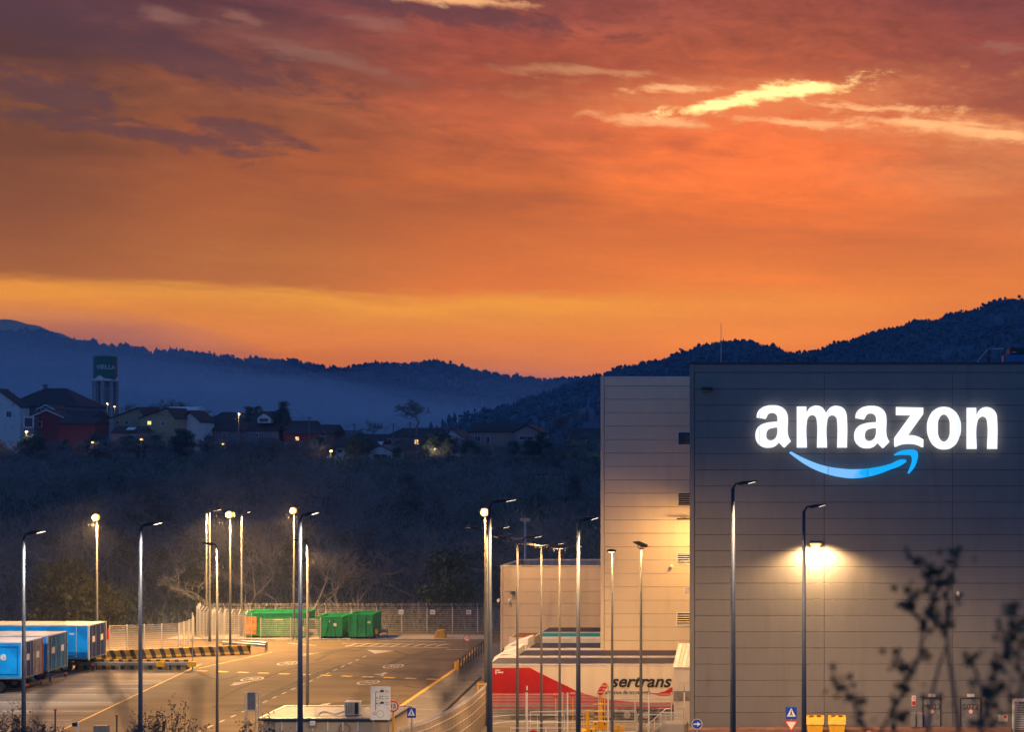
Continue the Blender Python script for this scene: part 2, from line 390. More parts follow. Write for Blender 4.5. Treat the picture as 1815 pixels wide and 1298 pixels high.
M['lamp_warm'] = mat('lit_sodium_lens', (1,0.8,0.4), 0.4, var=0, emit=(1.0,0.45,0.08), estr=1.35)
M['lamp_core'] = mat('lit_sodium_core', (1,0.9,0.6), 0.4, var=0, emit=(1.0,0.85,0.55), estr=12)
M['lamp_led'] = mat('lit_led_lens', (1,0.9,0.7), 0.4, var=0, emit=(1.0,0.78,0.5), estr=6)
M['window_lit'] = mat('lit_window', (1,0.7,0.3), 0.4, var=0, emit=(1.0,0.55,0.18), estr=2.0)
M['letter'] = mat('letter_acrylic_white', (0.9,0.9,0.9), 0.4, var=0, emit=(0.95,0.98,1.0), estr=1.12)

def smile_mat():
    m_ = bpy.data.materials.new('smile_acrylic_blue'); m_.use_nodes = True
    t = m_.node_tree; b = t.nodes['Principled BSDF']; k = NT(t)
    tc = k.n('ShaderNodeTexCoord'); sp = k.n('ShaderNodeSeparateXYZ'); t.links.new(tc.outputs['Object'], sp.inputs[0])
    n = k.noise(tc.outputs['Object'], 0.6, 4, 0.5, 0.5)
    f = k.m('ADD', k.m('MULTIPLY', k.m('ADD', sp.outputs[0], 3.4), 0.16), k.m('MULTIPLY', k.m('SUBTRACT', n, 0.5), 0.9))
    c = k.ramp(f, [(0.0,(0.24,0.58,1.0)),(0.42,(0.20,0.52,0.98)),(0.6,(0.005,0.42,1.0)),(1.0,(0.005,0.42,1.0))])
    t.links.new(c, b.inputs['Emission Color']); b.inputs['Emission Strength'].default_value = 1.0
    b.inputs['Base Color'].default_value = (0.02,0.1,0.3,1)
    return m_
M['smile'] = smile_mat()
def stripe_mat():
    m_ = bpy.data.materials.new('yellow_black_stripes'); m_.use_nodes = True
    t = m_.node_tree; b = t.nodes['Principled BSDF']; k = NT(t)
    tc = k.n('ShaderNodeTexCoord'); sp = k.n('ShaderNodeSeparateXYZ'); t.links.new(tc.outputs['Object'], sp.inputs[0])
    f = k.m('FRACT', k.m('DIVIDE', k.m('ADD', sp.outputs[0], k.m('MULTIPLY', sp.outputs[2], 0.42)), 0.8))
    n = k.noise(tc.outputs['Object'], 2.0, 5)
    c = k.mix(k.m('LESS_THAN', f, 0.45), (0.68,0.36,0.03), (0.03,0.025,0.015))
    c = k.mix(k.m('MULTIPLY', n, 0.4), c, (0.12,0.09,0.04))
    t.links.new(c, b.inputs['Base Color']); b.inputs['Roughness'].default_value = 0.7
    return m_
M['stripe'] = stripe_mat()

# ------------------------------------------------------------------ terrain
def interp(tab, v):
    if v <= tab[0][0]: return tab[0][1]
    for (a, p), (b, q) in zip(tab, tab[1:]):
        if v <= b:
            u = (v - a) / (b - a); u = u*u*(3-2*u)
            return p + (q - p) * u
    return tab[-1][1]
TER = [(-200,20),(-20,18.6),(1.2,18.0),(10,15.2),(30,11.2),(50,5.2),(60,4.0),(72,0),(131,0),(140,-0.6),(160,1),(200,5),(260,10),(300,13),(330,15),(480,15.5),(600,6),(900,2),(2600,0)]
def terrain(x, y):
    z = interp(TER, y)
    if y < 73 and x > -16:                       # raised ground before the big building
        z = max(z, 1.75 * min(1, (x + 16) / 4))
    if y > 134 or y < 66:
        a = min(1, abs(y - (134 if y > 134 else 66)) / 25)
        z += a * (1.1 if y > 134 else 0.35) * (noise.noise(Vector((x*0.03, y*0.03, 0))) + 0.4*noise.noise(Vector((x*0.11, y*0.11, 3))))
    return z
def build_ground():
    xs = sorted(set([-2400,-1500,-900,-600,-450] + list(range(-360, 121, 6)) + [160,220,320,600,1200,2400]))
    ys = sorted(set([-190,-120,-60,-30,-10,-4,0,3,6,10,15,20] + list(range(24, 72, 4)) + [72,73,76,80,90,100,110,120,128,131,134] + list(range(138, 340, 6)) + list(range(350, 620, 15)) + [650,700,800,1000,1200,1370]))
    vs = []; fs = []
    for y in ys:
        for x in xs: vs.append((x, y, terrain(x, y)))
    n = len(xs)
    for j in range(len(ys)-1):
        for i in range(n-1): fs.append((j*n+i, j*n+i+1, (j+1)*n+i+1, (j+1)*n+i))
    b = MB(); b.add(vs, fs)
    b.build('ground', M['grass'], smooth=True, kind='structure')
build_ground()

# ------------------------------------------------------------------ hills
def build_hill(name, prof, Yr, Yf, seed, treeh, count, zcut=0.0, forest=True, gm='hillground'):
    """prof: ridge line as the eye sees it, from the crest distance Yr down to the foot Yf"""
    rng = random.Random(seed)
    tab = [(px, Z_(py, Yr) - treeh * 0.75) for px, py in prof]
    x0, x1 = prof[0][0], prof[-1][0]
    def zr(px):
        v = interp([(a, b) for a, b in tab], px)
        return v + 2.2 * noise.noise(Vector((px*0.02, seed, 0)))
    def hz(px, t):   # t 0 foot .. 1 ridge
        z = zr(px)
        s_ = t ** 0.85
        return 2 + (z - 2) * s_ + (1 - abs(2*t-1)) * 6 * noise.noise(Vector((px*0.012, t*4, seed)))
    NX, NT_ = 130, 14
    vs = []; fs = []
    for j in range(NT_ + 3):
        t = j / NT_
        for i in range(NX + 1):
            px = x0 + (x1 - x0) * i / NX
            X = X_(px, Yr)
            if t <= 1: vs.append((X, Yf + (Yr - Yf) * t, hz(px, t)))
            else: vs.append((X, Yr + (t - 1) * 400, zr(px) * (0.8 if j == NT_+1 else 0.3)))
    for j in range(NT_ + 2):
        for i in range(NX): a = j*(NX+1)+i; fs.append((a, a+1, a+NX+2, a+NX+1))
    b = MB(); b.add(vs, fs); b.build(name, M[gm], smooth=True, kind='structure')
    if forest:
        f = MB()
        for k in range(count):
            px = rng.uniform(x0, x1)
            t = 1.0 if rng.random() < 0.38 else rng.random() ** 0.6
            Y = Yf + (Yr - Yf) * t; X = X_(px, Yr)
            z = hz(px, t)
            h = treeh * rng.uniform(0.45, 1.15) * (1.25 if rng.random() < 0.05 else 1)
            r = h * rng.uniform(0.16, 0.34)
            if rng.random() < 0.5:      # pointed crown
                f.tube([(X,Y,z-1),(X+rng.uniform(-.3,.3),Y,z+h*0.35),(X,Y,z+h*0.65),(X,Y,z+h)], [r*0.5,r,r*0.6,0.05], 5, False)
            else:                       # trunk with tufts
                f.tube([(X,Y,z-1),(X,Y,z+h*0.9)], [0.3,0.15], 3, False)
                for q in range(3):
                    cx = X + rng.uniform(-r, r); cz = z + h*rng.uniform(0.4, 0.95); rr = r*rng.uniform(0.45, 0.9)
                    f.tube([(cx,Y,cz-rr*0.8),(cx+rr*.2,Y,cz),(cx,Y,cz+rr*0.8)], [rr*0.3, rr, rr*0.2], 5, False)
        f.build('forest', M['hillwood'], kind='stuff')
    return hz
M['warm_hill'] = mat('sunset_tinted_slope', (0.42,0.24,0.14), 0.95, var=0.2, scale=0.01)  # warm sunset haze over the far slope put into its colour
build_hill('far_hill', [(-500,560),(0,565),(60,574),(100,588),(150,604),(240,640),(340,690)], 1200, 1140, 5, 1, 0, forest=False, gm='warm_hill')
hzB = build_hill('hill', [(450,760),(540,690),(600,657),(660,647),(720,647),(770,642),(800,648),(850,660),(900,668),(950,674),(1000,674),(1060,670),(1140,672),(1400,690)], 1290, 700, 3, 8, 6000)
build_hill('hill', [(-700,585),(-300,588),(0,590),(60,590),(150,607),(200,616),(300,624),(400,633),(450,638),(520,641),(560,648),(600,657),(650,672),(760,684),(900,720),(1000,760)], 1120, 620, 2, 7.5, 8500)
build_hill('hill', [(960,700),(1060,670),(1110,652),(1160,643),(1210,628),(1250,614),(1320,607),(1360,616),(1400,628),(1440,627),(1480,611),(1560,590),(1640,573),(1700,556),(1780,536),(1860,528),(2100,506),(2500,500)], 800, 430, 4, 5.5, 11000)

# ------------------------------------------------------------------ yard surfaces
b = MB().sheet([(-95,73.5),(-5,73.5),(-5,128.5),(-34,131.2),(-95,131.2)], 0.004)
b.build('yard_road', M['asphalt'], kind='structure')
def gp(*pts): return [tuple(G(x, y)[:2]) for x, y in pts]
pts = gp((355,1178),(185,1260),(105,1300),(50,1330))
b = MB().sheet([(-95,70.5+6), pts[3], pts[2], pts[1], pts[0], (-58.4, 112.5), (-95,112.5)], 0.008)
b.build('concrete_apron', M['asphalt_light'], kind='structure')
# darker seams across the apron, and bay lines
seg = MB(); lw = 0.12
for i, (py, xr) in enumerate([(1189,330),(1196,318),(1207,296),(1214,280),(1222,262),(1232,240),(1246,210),(1262,176),(1278,140)]):
    Y = G(0, py)[1]
    seg.sheet([(-90,Y-lw/2),(X_(xr,Y)-0.5,Y-lw/2),(X_(xr,Y)-0.5,Y+lw/2),(-90,Y+lw/2)], 0.012)
seg.build('bay_line_marking', M['mark_white'], kind='structure')
def line(mb, p, q, w, z=0.012, dash=None, gap=None):
    p = Vector(p[:2]); q = Vector(q[:2]); d = q - p; L = d.length; d.normalize(); n = Vector((-d.y, d.x)) * w/2
    s_ = 0
    while s_ < L:
        e = min(L, s_ + (dash or L))
        a = p + d*s_; c = p + d*e
        mb.sheet([tuple(a-n),tuple(c-n),tuple(c+n),tuple(a+n)], z)
        s_ = e + (gap or 1e9)
        if not gap: break
m1 = MB()
line(m1, G(350,1190), G(790,1206), 0.42, dash=0.95, gap=0.95)
line(m1, G(352,1186), G(482,1157), 0.16)
line(m1, G(100,1300), G(357,1178), 0.14)
m1.build('yellow_road_marking', M['mark_yellow'], kind='structure')
m2 = MB()
line(m2, G(300,1322), G(655,1161), 0.16, dash=0.75, gap=0.9)
m2.sheet(gp((650,1153),(700,1154.6),(664,1160),(659,1157)), 0.012)
line(m2, G(605,1141.2), G(800,1143.5), 0.2); line(m2, G(612,1146), G(795,1149.5), 0.2)
for i in range(9):
    line(m2, G(612+i*20,1147.2), G(632+i*20,1142), 0.22, 0.013)
line(m2, G(510,1141), G(560,1145.5), 0.2); line(m2, G(670,1137), G(790,1138.5), 0.16)
line(m2, G(790,1152.5), G(858,1153), 0.16)
m2.build('white_road_marking', M['mark_white'], kind='structure')
tm = MB()
line(tm, G(560,1201), G(785,1208), 0.22, 0.0125); line(tm, G(250,1191), G(500,1189.5), 0.1, 0.0125)
tm.build('drain_channel', M['black'], kind='structure')
tr = MB()
def arc(mb, pxs, w, z):
    g = [G(*p) for p in pxs]
    for a, c in zip(g, g[1:]): line(mb, a, c, w, z)
for k_ in range(5):
    dx_, dy_ = random.uniform(-15,15), random.uniform(-3,3)
    arc(tr, [(430+dx_,1262),(500+dx_,1228+dy_),(560+dx_,1200+dy_),(620+dx_,1180),(700+dx_,1165)][:4], 0.3, 0.0102+k_*0.0003)
arc(tr, [(330,1160),(345,1158),(380,1152)], 0.1, 0.0101)
rng_t = random.Random(77)
for k_ in range(16):
    x0_, y0_ = rng_t.uniform(330,760), rng_t.uniform(1150,1262); sl = rng_t.uniform(-0.35,0.1); L_ = rng_t.uniform(60,200); cv_ = rng_t.uniform(-12,12)
    pp_ = [(x0_+L_*u, min(1285,max(1141,y0_+sl*L_*u+cv_*u*(1-u)*4))) for u in (0,.2,.4,.6,.8,1)]
    arc(tr, pp_, rng_t.choice([0.12,0.2,0.3]), 0.0088+k_*0.00006)
arc(tr, [(570,1161),(590,1154),(620,1150),(660,1148)], 0.35, 0.0106)
arc(tr, [(690,1178),(720,1164),(760,1155)], 0.4, 0.0108)
arc(tr, [(380,1252),(520,1254),(640,1246),(700,1248)], 1.3, 0.0104)
tr.build('tyre_track_marking', M['tyre_mark'], kind='structure')

# ---- text
def text_mesh(txt, size, weight=0.0, shear=0.0, ext=0.01, sx=1.0, align='CENTER'):
    cu = bpy.data.curves.new('txt', 'FONT'); cu.body = txt; cu.size = size; cu.offset = weight; cu.shear = shear
    cu.extrude = ext; cu.align_x = align; cu.align_y = 'CENTER'; cu.resolution_u = 3
    o = bpy.data.objects.new('txt', cu); COL.objects.link(o)
    dg = bpy.context.evaluated_depsgraph_get()
    me = bpy.data.meshes.new_from_object(o.evaluated_get(dg))
    bpy.data.objects.remove(o); 
    for v in me.vertices: v.co.x *= sx
    return me
def wall_text(name, txt, size, loc, m_, parent, **kw):
    me = text_mesh(txt, size, **kw); me.materials.clear(); me.materials.append(m_)
    for v in me.vertices:
        x, y, z = v.co; v.co = (x, -z, y)
    return put(name, me, parent, loc)
def ground_text(txt, size, loc, m_, sx, sy):
    me = text_mesh(txt, size, weight=0.02, ext=0.0); me.materials.clear(); me.materials.append(m_)
    for v in me.vertices: v.co.x *= sx; v.co.y *= sy
    o = put('speed_limit_road_marking', me, None, loc, kind='structure'); return o
for (px, py, t_) in [(510,1177,'30'),(447,1205,'30'),(697,1182,'30'),(653,1211,'30')]:
    g = G(px, py); rb = MB(); n = 28
    for i in range(n):
        a, c = 2*math.pi*i/n, 2*math.pi*(i+1)/n
        rb.sheet([(0.70*math.cos(a),0.82*math.sin(a)),(0.86*math.cos(a),1.02*math.sin(a)),(0.86*math.cos(c),1.02*math.sin(c)),(0.70*math.cos(c),0.82*math.sin(c))], 0)
    rb.build('ring_road_marking', M['mark_white'], None, (g.x, g.y, 0.012), kind='structure')
    ground_text(t_, 1.0, (g.x, g.y, 0.012), M['mark_white'], 0.95, 1.25)
def arrow_mark(px, py, sx, rot):
    g = G(px, py)
    mb_ = MB().sheet([(-0.09,-1.0),(0.09,-1.0),(0.09,0.2),(-0.09,0.2)], 0).sheet([(-0.33,0.2),(0.33,0.2),(0,0.9)], 0).sheet([(0.09,-0.6),(0.7*sx,-0.1),(0.7*sx,0.3),(0.09,-0.2)] , 0.0005)
    mb_.build('arrow_road_marking', M['mark_white'], None, (g.x, g.y, 0.012), kind='structure').rotation_euler = (0,0,rot)
for px, py, sx, r in [(425,1213,1,math.pi*0.85),(680,1196,-1,0.2),(570,1251,1,-0.5),(548,1161,1,math.pi*0.85)]: arrow_mark(px, py, sx, r)

# right-hand pavement with its yellow kerb
kp = [G(715,1253), G(810,1188), G(845,1150)]
kb = MB()
kl = [(-26.3-0.0, 72.5)] 
P0, P1, P2 = [Vector((p.x, p.y)) for p in kp]
Pm = P0 + (P0 - P1).normalized() * 9
pave = MB().prismz([tuple(Pm), (-14.5, Pm.y), (-14.5, 103), tuple(P2 + Vector((1.5,3))), tuple(P2), tuple(P1), tuple(P0)], 0.0, 0.13)
pave.build('pavement', M['path'], kind='structure')
kk = 0
for a, c in ((Pm,P0),(P0,P1),(P1,P2)):
    d = c - a; L = d.length; d.normalize(); n = Vector((-d.y, d.x))*0.16; s_ = 0
    me = None
    while s_ < L - 0.3:
        e = min(L, s_ + 1.0); p = a + d*(s_+0.01); q = a + d*(e-0.01)
        MB().prismz([tuple(p-n),tuple(p+n),tuple(q+n),tuple(q-n)][::-1], 0, 0.15).build('kerb', M['mark_yellow'], kind='structure')
        s_ = e
for i, py in enumerate([1213,1222,1240,1262]):
    Y = G(0,py)[1]; xa = X_([800,790,745,700][i], Y)
    MB().sheet([(xa+0.4,Y-0.3),(-15,Y-0.3),(-15,Y+0.3),(xa+0.4,Y+0.3)], 0.134).build('pavement_strip', M['grey_paint'], kind='structure')
d_ = MB(); line(d_, G(760,1290,0.13), G(852,1202,0.13), 0.25, 0.138); d_.build('pavement_drain_channel', M['black'], kind='structure')
# kerb strip along the far fence
fk = MB().box(-66, -35, 125.9, 128.6, 0, 0.12); fk.build('fence_kerb', M['kerb'], kind='structure')
# concrete deck in front of docks
MB().sheet([(-27.5,84),(-8,84),(-8,88.5),(-27.8,88.5)], 0.142).build('dock_road', M['path'], kind='structure')
# raised ground before the big building
MB().box(-9.4, 40, 70, 79.2, 0, 1.76).build('terrace', M['path'], kind='structure')
MB().box(-9.6, 40, 79.0, 79.78, 1.0, 1.9).build('terrace_kerb', mat('brick_red_kerb', (0.25,0.12,0.08), 0.8), kind='structure')

# ------------------------------------------------------------------ warehouse buildings
def panel_wall(parent, x0, x1, z0, z1, Y, ph, xj, m_, coping, offs=0.0):
    """individual cassette panels on a dark backing, joints open 3 cm"""
    edges = [x0] + [x for x in xj if x0 < x < x1] + [x1]
    cache = {}
    z = z1 - coping
    while z > z0 + 0.02:
        zb = max(z0, z - ph)
        for a, c in zip(edges, edges[1:]):
            key = (round(c-a,3), round(z-zb,3))
            if key not in cache:
                w, h = key; g = 0.008
                mb_ = MB().bbox_front(w, h, g) if hasattr(MB, 'bbox_front') else MB()
                vs = [(g,0.02,g),(w-g,0.02,g),(w-g,0.02,h-g),(g,0.02,h-g),(g+.014,0,g+.014),(w-g-.014,0,g+.014),(w-g-.014,0,h-g-.014),(g+.014,0,h-g-.014),
                      (g,0.1,g),(w-g,0.1,g),(w-g,0.1,h-g),(g,0.1,h-g)]
                mb_.add(vs, [(4,5,6,7),(0,1,5,4),(1,2,6,5),(2,3,7,6),(3,0,4,7),(8,9,1,0),(9,10,2,1),(10,11,3,2),(11,8,0,3)])
                cache[key] = mb_.mesh('wall_panel', m_)
            put('wall_panel', cache[key], parent, (a, Y, zb))
        z = zb
YA = 80.0
bA = thing('warehouse', 'tall grey panel warehouse carrying the big illuminated sign', 'warehouse')
xa0 = X_(1223, YA); zA = Z_(643, YA)
MB().box(xa0+0.1, 38, YA+0.1, 140, 0, zA-0.1).build('wall_backing', M['joint'], bA)
xj = [X_(1461,YA) + i*7.9 for i in range(5)]
panel_wall(bA, xa0+0.28, 38, 1.78, zA-0.0, YA, 1.0, xj, M['panel_dark'], 0.62)
tp = MB()
tp.box(xa0, 38, YA-0.03, YA+0.12, zA-0.10, zA+0.03).box(xa0-0.02, xa0+0.12, YA+0.12, 140, zA-0.10, zA+0.03)
tp.build('coping', M['trim_dark'], bA)
MB().box(xa0+0.28, 38, YA+0.0, YA+0.1, zA-0.60, zA-0.12).build('top_panel', M['panel_dark'], bA)
MB().box(xa0-0.02, xa0+0.26, YA-0.02, YA+0.3, 0, zA-0.12).build('corner_trim', M['panel_dark'], bA)
MB().box(xa0, xa0+0.08, YA+0.32, 140, 0, zA-0.12).build('side_wall', M['panel_beige'], bA)
for x in xj: MB().box(x-0.025, x+0.025, YA+0.03, YA+0.11, 1.78, zA-0.62).build('joint_strip', M['black'], bA)
def wall_light(px, py, Y, label, w=0.65, hanging=False):
    t = thing('wall_lamp', label, 'wall lamp', (X_(px,Y), Y, Z_(py,Y)))
    MB().prismx([(0,0),(-0.45,-0.05),(-0.5,-0.12),(-0.1,-0.22),(0,-0.2)], -w/2, w/2).build('lamp_housing', M['trim_dark'], t)
    MB().box(-w/2+0.05, w/2-0.05, -0.42, -0.12, -0.235, -0.225).build('lamp_lens', M['white'], t)
    return t
wall_light(1254, 686, YA, 'small unlit floodlight near the top left corner of the sign wall')
def camera_dome(px, py, Y, label):
    t = thing('security_camera', label, 'camera', (X_(px,Y), Y, Z_(py,Y)))
    MB().box(-0.06,0.06,-0.25,0,-0.02,0.1).build('camera_bracket', M['white'], t)
    MB().tube([(0,-0.3,0.1),(0,-0.3,0.0),(0,-0.3,-0.12),(0,-0.3,-0.2)], [0.08,0.13,0.11,0.03], 10).build('camera_dome', M['white'], t)
    return t
camera_dome(1698, 1051, YA, 'white dome camera high on the grey sign wall beside a joint')
camera_dome(1219, 1046, YA, 'small camera on the left corner of the sign wall')

# door pairs
for px0, px1, tx, lab in ((1637,1666,'M022','grey steel fire door numbered M022'),(1704,1737,'S022','grey steel fire door numbered S022')):
    x0, x1 = X_(px0,YA), X_(px1,YA); ztop = Z_(1240,YA)
    MB().box(x0-0.09,x0,YA-0.05,YA+0.04,1.9,ztop+0.08).box(x1,x1+0.09,YA-0.05,YA+0.04,1.9,ztop+0.08).box(x0,x1,YA-0.05,YA+0.04,ztop,ztop+0.08).build('door_frame', M['trim_dark'], bA)
    d = MB().box(x0,x1,YA-0.03,YA+0.02,1.9,ztop).build('door', M['grey_paint'], bA, label=lab)
    wall_text('door_number', tx, 0.5, ((x0+x1)/2, YA-0.04, Z_(1254,YA)), M['black'], d, ext=0.004)
    MB().disc((x0+x1)/2, YA-0.046, Z_(1262,YA), 0.17, YA-0.036).build('door_emblem', M['white'], d)
    rr = MB()
    for i in range(20):
        a, c = 2*math.pi*i/20, 2*math.pi*(i+1)/20; cx, cz = (x0+x1)/2, Z_(1262,YA)
        rr.prism([(cx+.13*math.cos(a),cz+.13*math.sin(a)),(cx+.17*math.cos(a),cz+.17*math.sin(a)),(cx+.17*math.cos(c),cz+.17*math.sin(c)),(cx+.13*math.cos(c),cz+.13*math.sin(c))], YA-0.052, YA-0.047)
    rr.build('emblem_ring', M['stop_red'], d)
    MB().box(x1-0.2,x1-0.08,YA-0.1,YA-0.03,2.75,2.8).build('door_handle', M['steel'], d)
    lb = MB().box((x0+x1)/2-0.22,(x0+x1)/2+0.22,YA-0.1,YA,Z_(1236,YA),Z_(1231,YA)).build('emergency_light', M['lamp_led'] if 0 else M['white'], bA)
def wall_board(px0, py0, px1, py1, Y, label, m_, extra=None, cat='sign'):
    t = thing('wall_sign', label, cat, (X_((px0+px1)/2,Y), Y, Z_((py0+py1)/2,Y)))
    w = (px1-px0)*Y/F/2; h = (py1-py0)*Y/F/2
    MB().bbox(-w,w,-0.04,0,-h,h,0.01).build('sign_board', m_, t)
    if extra: extra(t, w, h)
    return t
def x_fire(t, w, h):
    MB().box(-w*.85,w*.85,-0.05,-0.041,-h*0.85,-h*0.05).build('red_field', M['stop_red'], t)
    for i in range(4): MB().box(-w*.6,w*.6,-0.06,-0.051,h*(0.2+0.17*i),h*(0.28+0.17*i)).build('print_bar', M['stop_red'], t)
wall_board(1616,1234,1623,1252,YA,'narrow red and white notice left of the first fire door',M['white'],x_fire)
def x_ext(t, w, h):
    MB().prism([(-w*.3,-h*.7),(w*.35,-h*.7),(w*.35,h*.2),(0,h*.7),(-w*.55,h*.5),(-w*.1,h*.3)], -0.05, -0.041).build('white_symbol', M['white'], t)
wall_board(1799,1237,1808,1250,YA,'small red sign with white symbol at the right edge of the wall',M['stop_red'],x_ext)
def x_dot(t, w, h): MB().box(w*.2,w*.8,-0.05,-0.041,h*.05,h*.8).build('red_corner', M['stop_red'], t)
wall_board(1769,1268,1786,1280,YA,'white wall plate with red corner right of the second fire door',M['offwhite'],x_dot)
for px, lab in ((1620,'left'),(1627,'right')):
    pass
t = thing('meter_cabinet', 'pair of dark control cabinets on a stand left of the first fire door', 'cabinet', (X_(1624,79.5), 79.3, 1.76))
MB().bbox(-0.35,-0.04,0,0.25,0.25,1.1,0.02).build('cabinet_box', M['grey_paint'], t)
MB().bbox(0.04,0.38,0,0.25,0.25,1.1,0.02).build('cabinet_box', M['grey_paint'], t)
MB().box(-0.3,-0.25,0.1,0.15,0,0.26).box(0.28,0.33,0.1,0.15,0,0.26).build('stand', M['steel'], t)
t = thing('slatted_cabinet', 'cream slatted cage cut by the right edge of the picture', 'cabinet', (X_(1808,79.2), 79.0, 1.76))
for i in range(12): MB().box(-0.35,0.9,0,0.04,0.1+i*0.14,0.18+i*0.14).build('slat', M['offwhite'], t)
MB().box(-0.45,-0.37,-0.03,0.5,0,1.95).box(0.92,1.0,-0.03,0.5,0,1.95).box(-0.37,0.92,-0.03,0.5,1.85,1.95).build('cage_frame', M['white'], t)

# rooftop plant of the warehouse
t = thing('rooftop_unit', 'dark air handling unit on the warehouse roof edge at right', 'ventilation unit', (X_(1782,85), 85, zA))
z0 = 0.0
MB().bbox(0.0,4.2,0,2.2,0.35,0.85,0.03).build('unit_body', M['midblue'], t)
MB().bbox(0.05,0.9,0,2.2,-0.1,0.36,0.03).build('unit_base', M['black'], t)
MB().box(0.3,1.55,-0.05,2,0.86,1.25).build('fan_housing', M['black'], t)
MB().box(1.9,3.0,-0.05,2,0.86,1.25).build('fan_housing', M['black'], t)
MB().tube([(0.4,-0.1,0.95),(0.7,-0.1,0.95)],0.05,6).build('pipe', M['steel'], t)
t = thing('roof_frame', 'thin steel guy frame left of the rooftop unit', 'frame', (X_(1752,85), 85, zA-0.1))
MB().box(-0.05,0.06,0,0.1,0,1.35).build('upright', M['black'], t)
MB().box(0.06,1.0,0,0.06,1.28,1.33).build('crossbar', M['steel'], t)
MB().tube([(0,0,1.3),(-0.75,0,0.45)],0.03,5).build('stay', M['steel'], t)
MB().tube([(-0.75,0,0.5),(-0.1,0,0.05)],0.03,5).build('stay', M['steel'], t)
MB().box(1.0,1.08,0,0.1,0,1.3).build('upright', M['trim_dark'], t)
t = thing('roof_antenna', 'very thin whip antenna standing on the warehouse roof', 'antenna', (X_(1278,86), 86, zA-0.1))
MB().tube([(0,0,0),(0,0,0.7),(0,0,3.1)], [0.035,0.028,0.015], 5).build('mast', M['steel'], t)

# the illuminated sign
def curve_mesh(splines, ox, oy, sc_, Y, ext):
    cu = bpy.data.curves.new('c', 'CURVE'); cu.dimensions = '2D'; cu.fill_mode = 'BOTH'; cu.extrude = ext; cu.resolution_u = 6
    for pts_ in splines:
        sp_ = cu.splines.new('BEZIER'); sp_.bezier_points.add(len(pts_) - 1); sp_.use_cyclic_u = True
        for bp_, p in zip(sp_.bezier_points, pts_):
            px, py = ox + p[0]/sc_, oy + p[1]/sc_
            bp_.co = (X_(px,Y), Z_(py,Y), 0)
            ty = 'AUTO' if len(p) == 2 else 'VECTOR'
            bp_.handle_left_type = ty; bp_.handle_right_type = ty
    o = bpy.data.objects.new('c', cu); COL.objects.link(o)
    me = bpy.data.meshes.new_from_object(o.evaluated_get(bpy.context.evaluated_depsgraph_get()))
    bpy.data.objects.remove(o)
    for v in me.vertices:
        x, y, z = v.co; v.co = (x, Y - z, y)
    return me
SG = thing('illuminated_sign', 'huge white lit amazon lettering with blue smile arrow on the grey wall', 'sign')
YS = YA - 0.32
cC = 1
A_out = [(110,405,cC),(130,310),(200,235),(300,195),(400,187),(500,198),(590,245),(645,320),(662,400),(664,700),(682,762),(718,825,cC),(605,936,cC),(583,930,cC),(505,845,cC),(430,915),(310,940),(200,915),(120,840),(90,720),(115,610),(180,540),(280,500),(400,480),(478,475,cC),(478,400),(450,345),(375,322),(310,350),(285,400),(265,430,cC)]
A_in = [(478,580,cC),(400,588),(310,625),(280,710),(300,785),(365,810),(440,770),(475,690)]
m_out = [(822,210,cC),(990,210,cC),(993,325,cC),(1040,245),(1110,202),(1180,193),(1270,225),(1340,320,cC),(1400,240),(1470,202),(1530,197),(1640,235),(1695,320),(1710,430),(1710,937,cC),(1535,937,cC),(1533,470),(1515,400),(1450,365),(1385,395),(1358,480),(1357,937,cC),(1178,937,cC),(1176,470),(1155,395),(1095,360),(1025,400),(1000,480),(1000,937,cC),(822,937,cC)]
z_out = [(878,218,cC),(1362,230,cC),(1362,340,cC),(1095,715,cC),(1200,722),(1300,755),(1365,795,cC),(1362,930,cC),(1335,930,cC),(1240,888),(1100,872),(960,888),(875,925,cC),(848,918,cC),(845,770,cC),(1135,365,cC),(878,362,cC)]
o_out = [(430,215),(580,260),(690,390),(730,590),(690,780),(590,920),(430,970),(270,920),(170,780),(130,590),(170,390),(275,260)]
o_in = [(430,350),(508,410),(535,590),(508,770),(430,832),(350,770),(322,590),(350,410)]
n_out = [(832,232,cC),(1000,232,cC),(1003,375,cC),(1060,270),(1120,230),(1190,220),(1290,255),(1355,340),(1370,450),(1370,960,cC),(1195,960,cC),(1195,480),(1170,410),(1112,388),(1050,420),(1015,500),(1008,960,cC),(832,960,cC)]
S_ = 9.983
for nm, sp_, ox in (('letter_a',[A_out,A_in],1330),('letter_m',[m_out],1330),('letter_a',[A_out,A_in],1504.8),('letter_z',[z_out],1500),('letter_o',[o_out,o_in],1630),('letter_n',[n_out],1630)):
    me = curve_mesh(sp_, ox, 700 + (1.0 if ox == 1504.8 else 0), S_, YS, 0.09); me.materials.clear(); me.materials.append(M['letter'])
    put(nm, me, SG)
smile = [(65,170,cC),(78,152,cC),(95,155,cC),(250,235),(500,330),(750,372),(920,380),(1150,360),(1350,315),(1540,252),(1572,272),(1545,303),(1350,390),(1150,460),(920,495),(750,485),(500,425),(300,335),(150,235)]
arr = [(1408,192,cC),(1480,150),(1600,128),(1700,143),(1719,180),(1710,260),(1670,360),(1605,436,cC),(1586,430,cC),(1630,320),(1643,250),(1630,208),(1560,195),(1414,203,cC)]
ctr = Vector((X_(1515,YS),0,0))
for nm, sp_ in (('smile_curve',[smile]),('arrow_head',[arr])):
    me = curve_mesh(sp_, 1390, 780, 7.26, YS, 0.09); me.materials.clear(); me.materials.append(M['smile'])
    for v in me.vertices: v.co.x -= ctr.x
    put(nm, me, SG, ctr)
seams = MB()
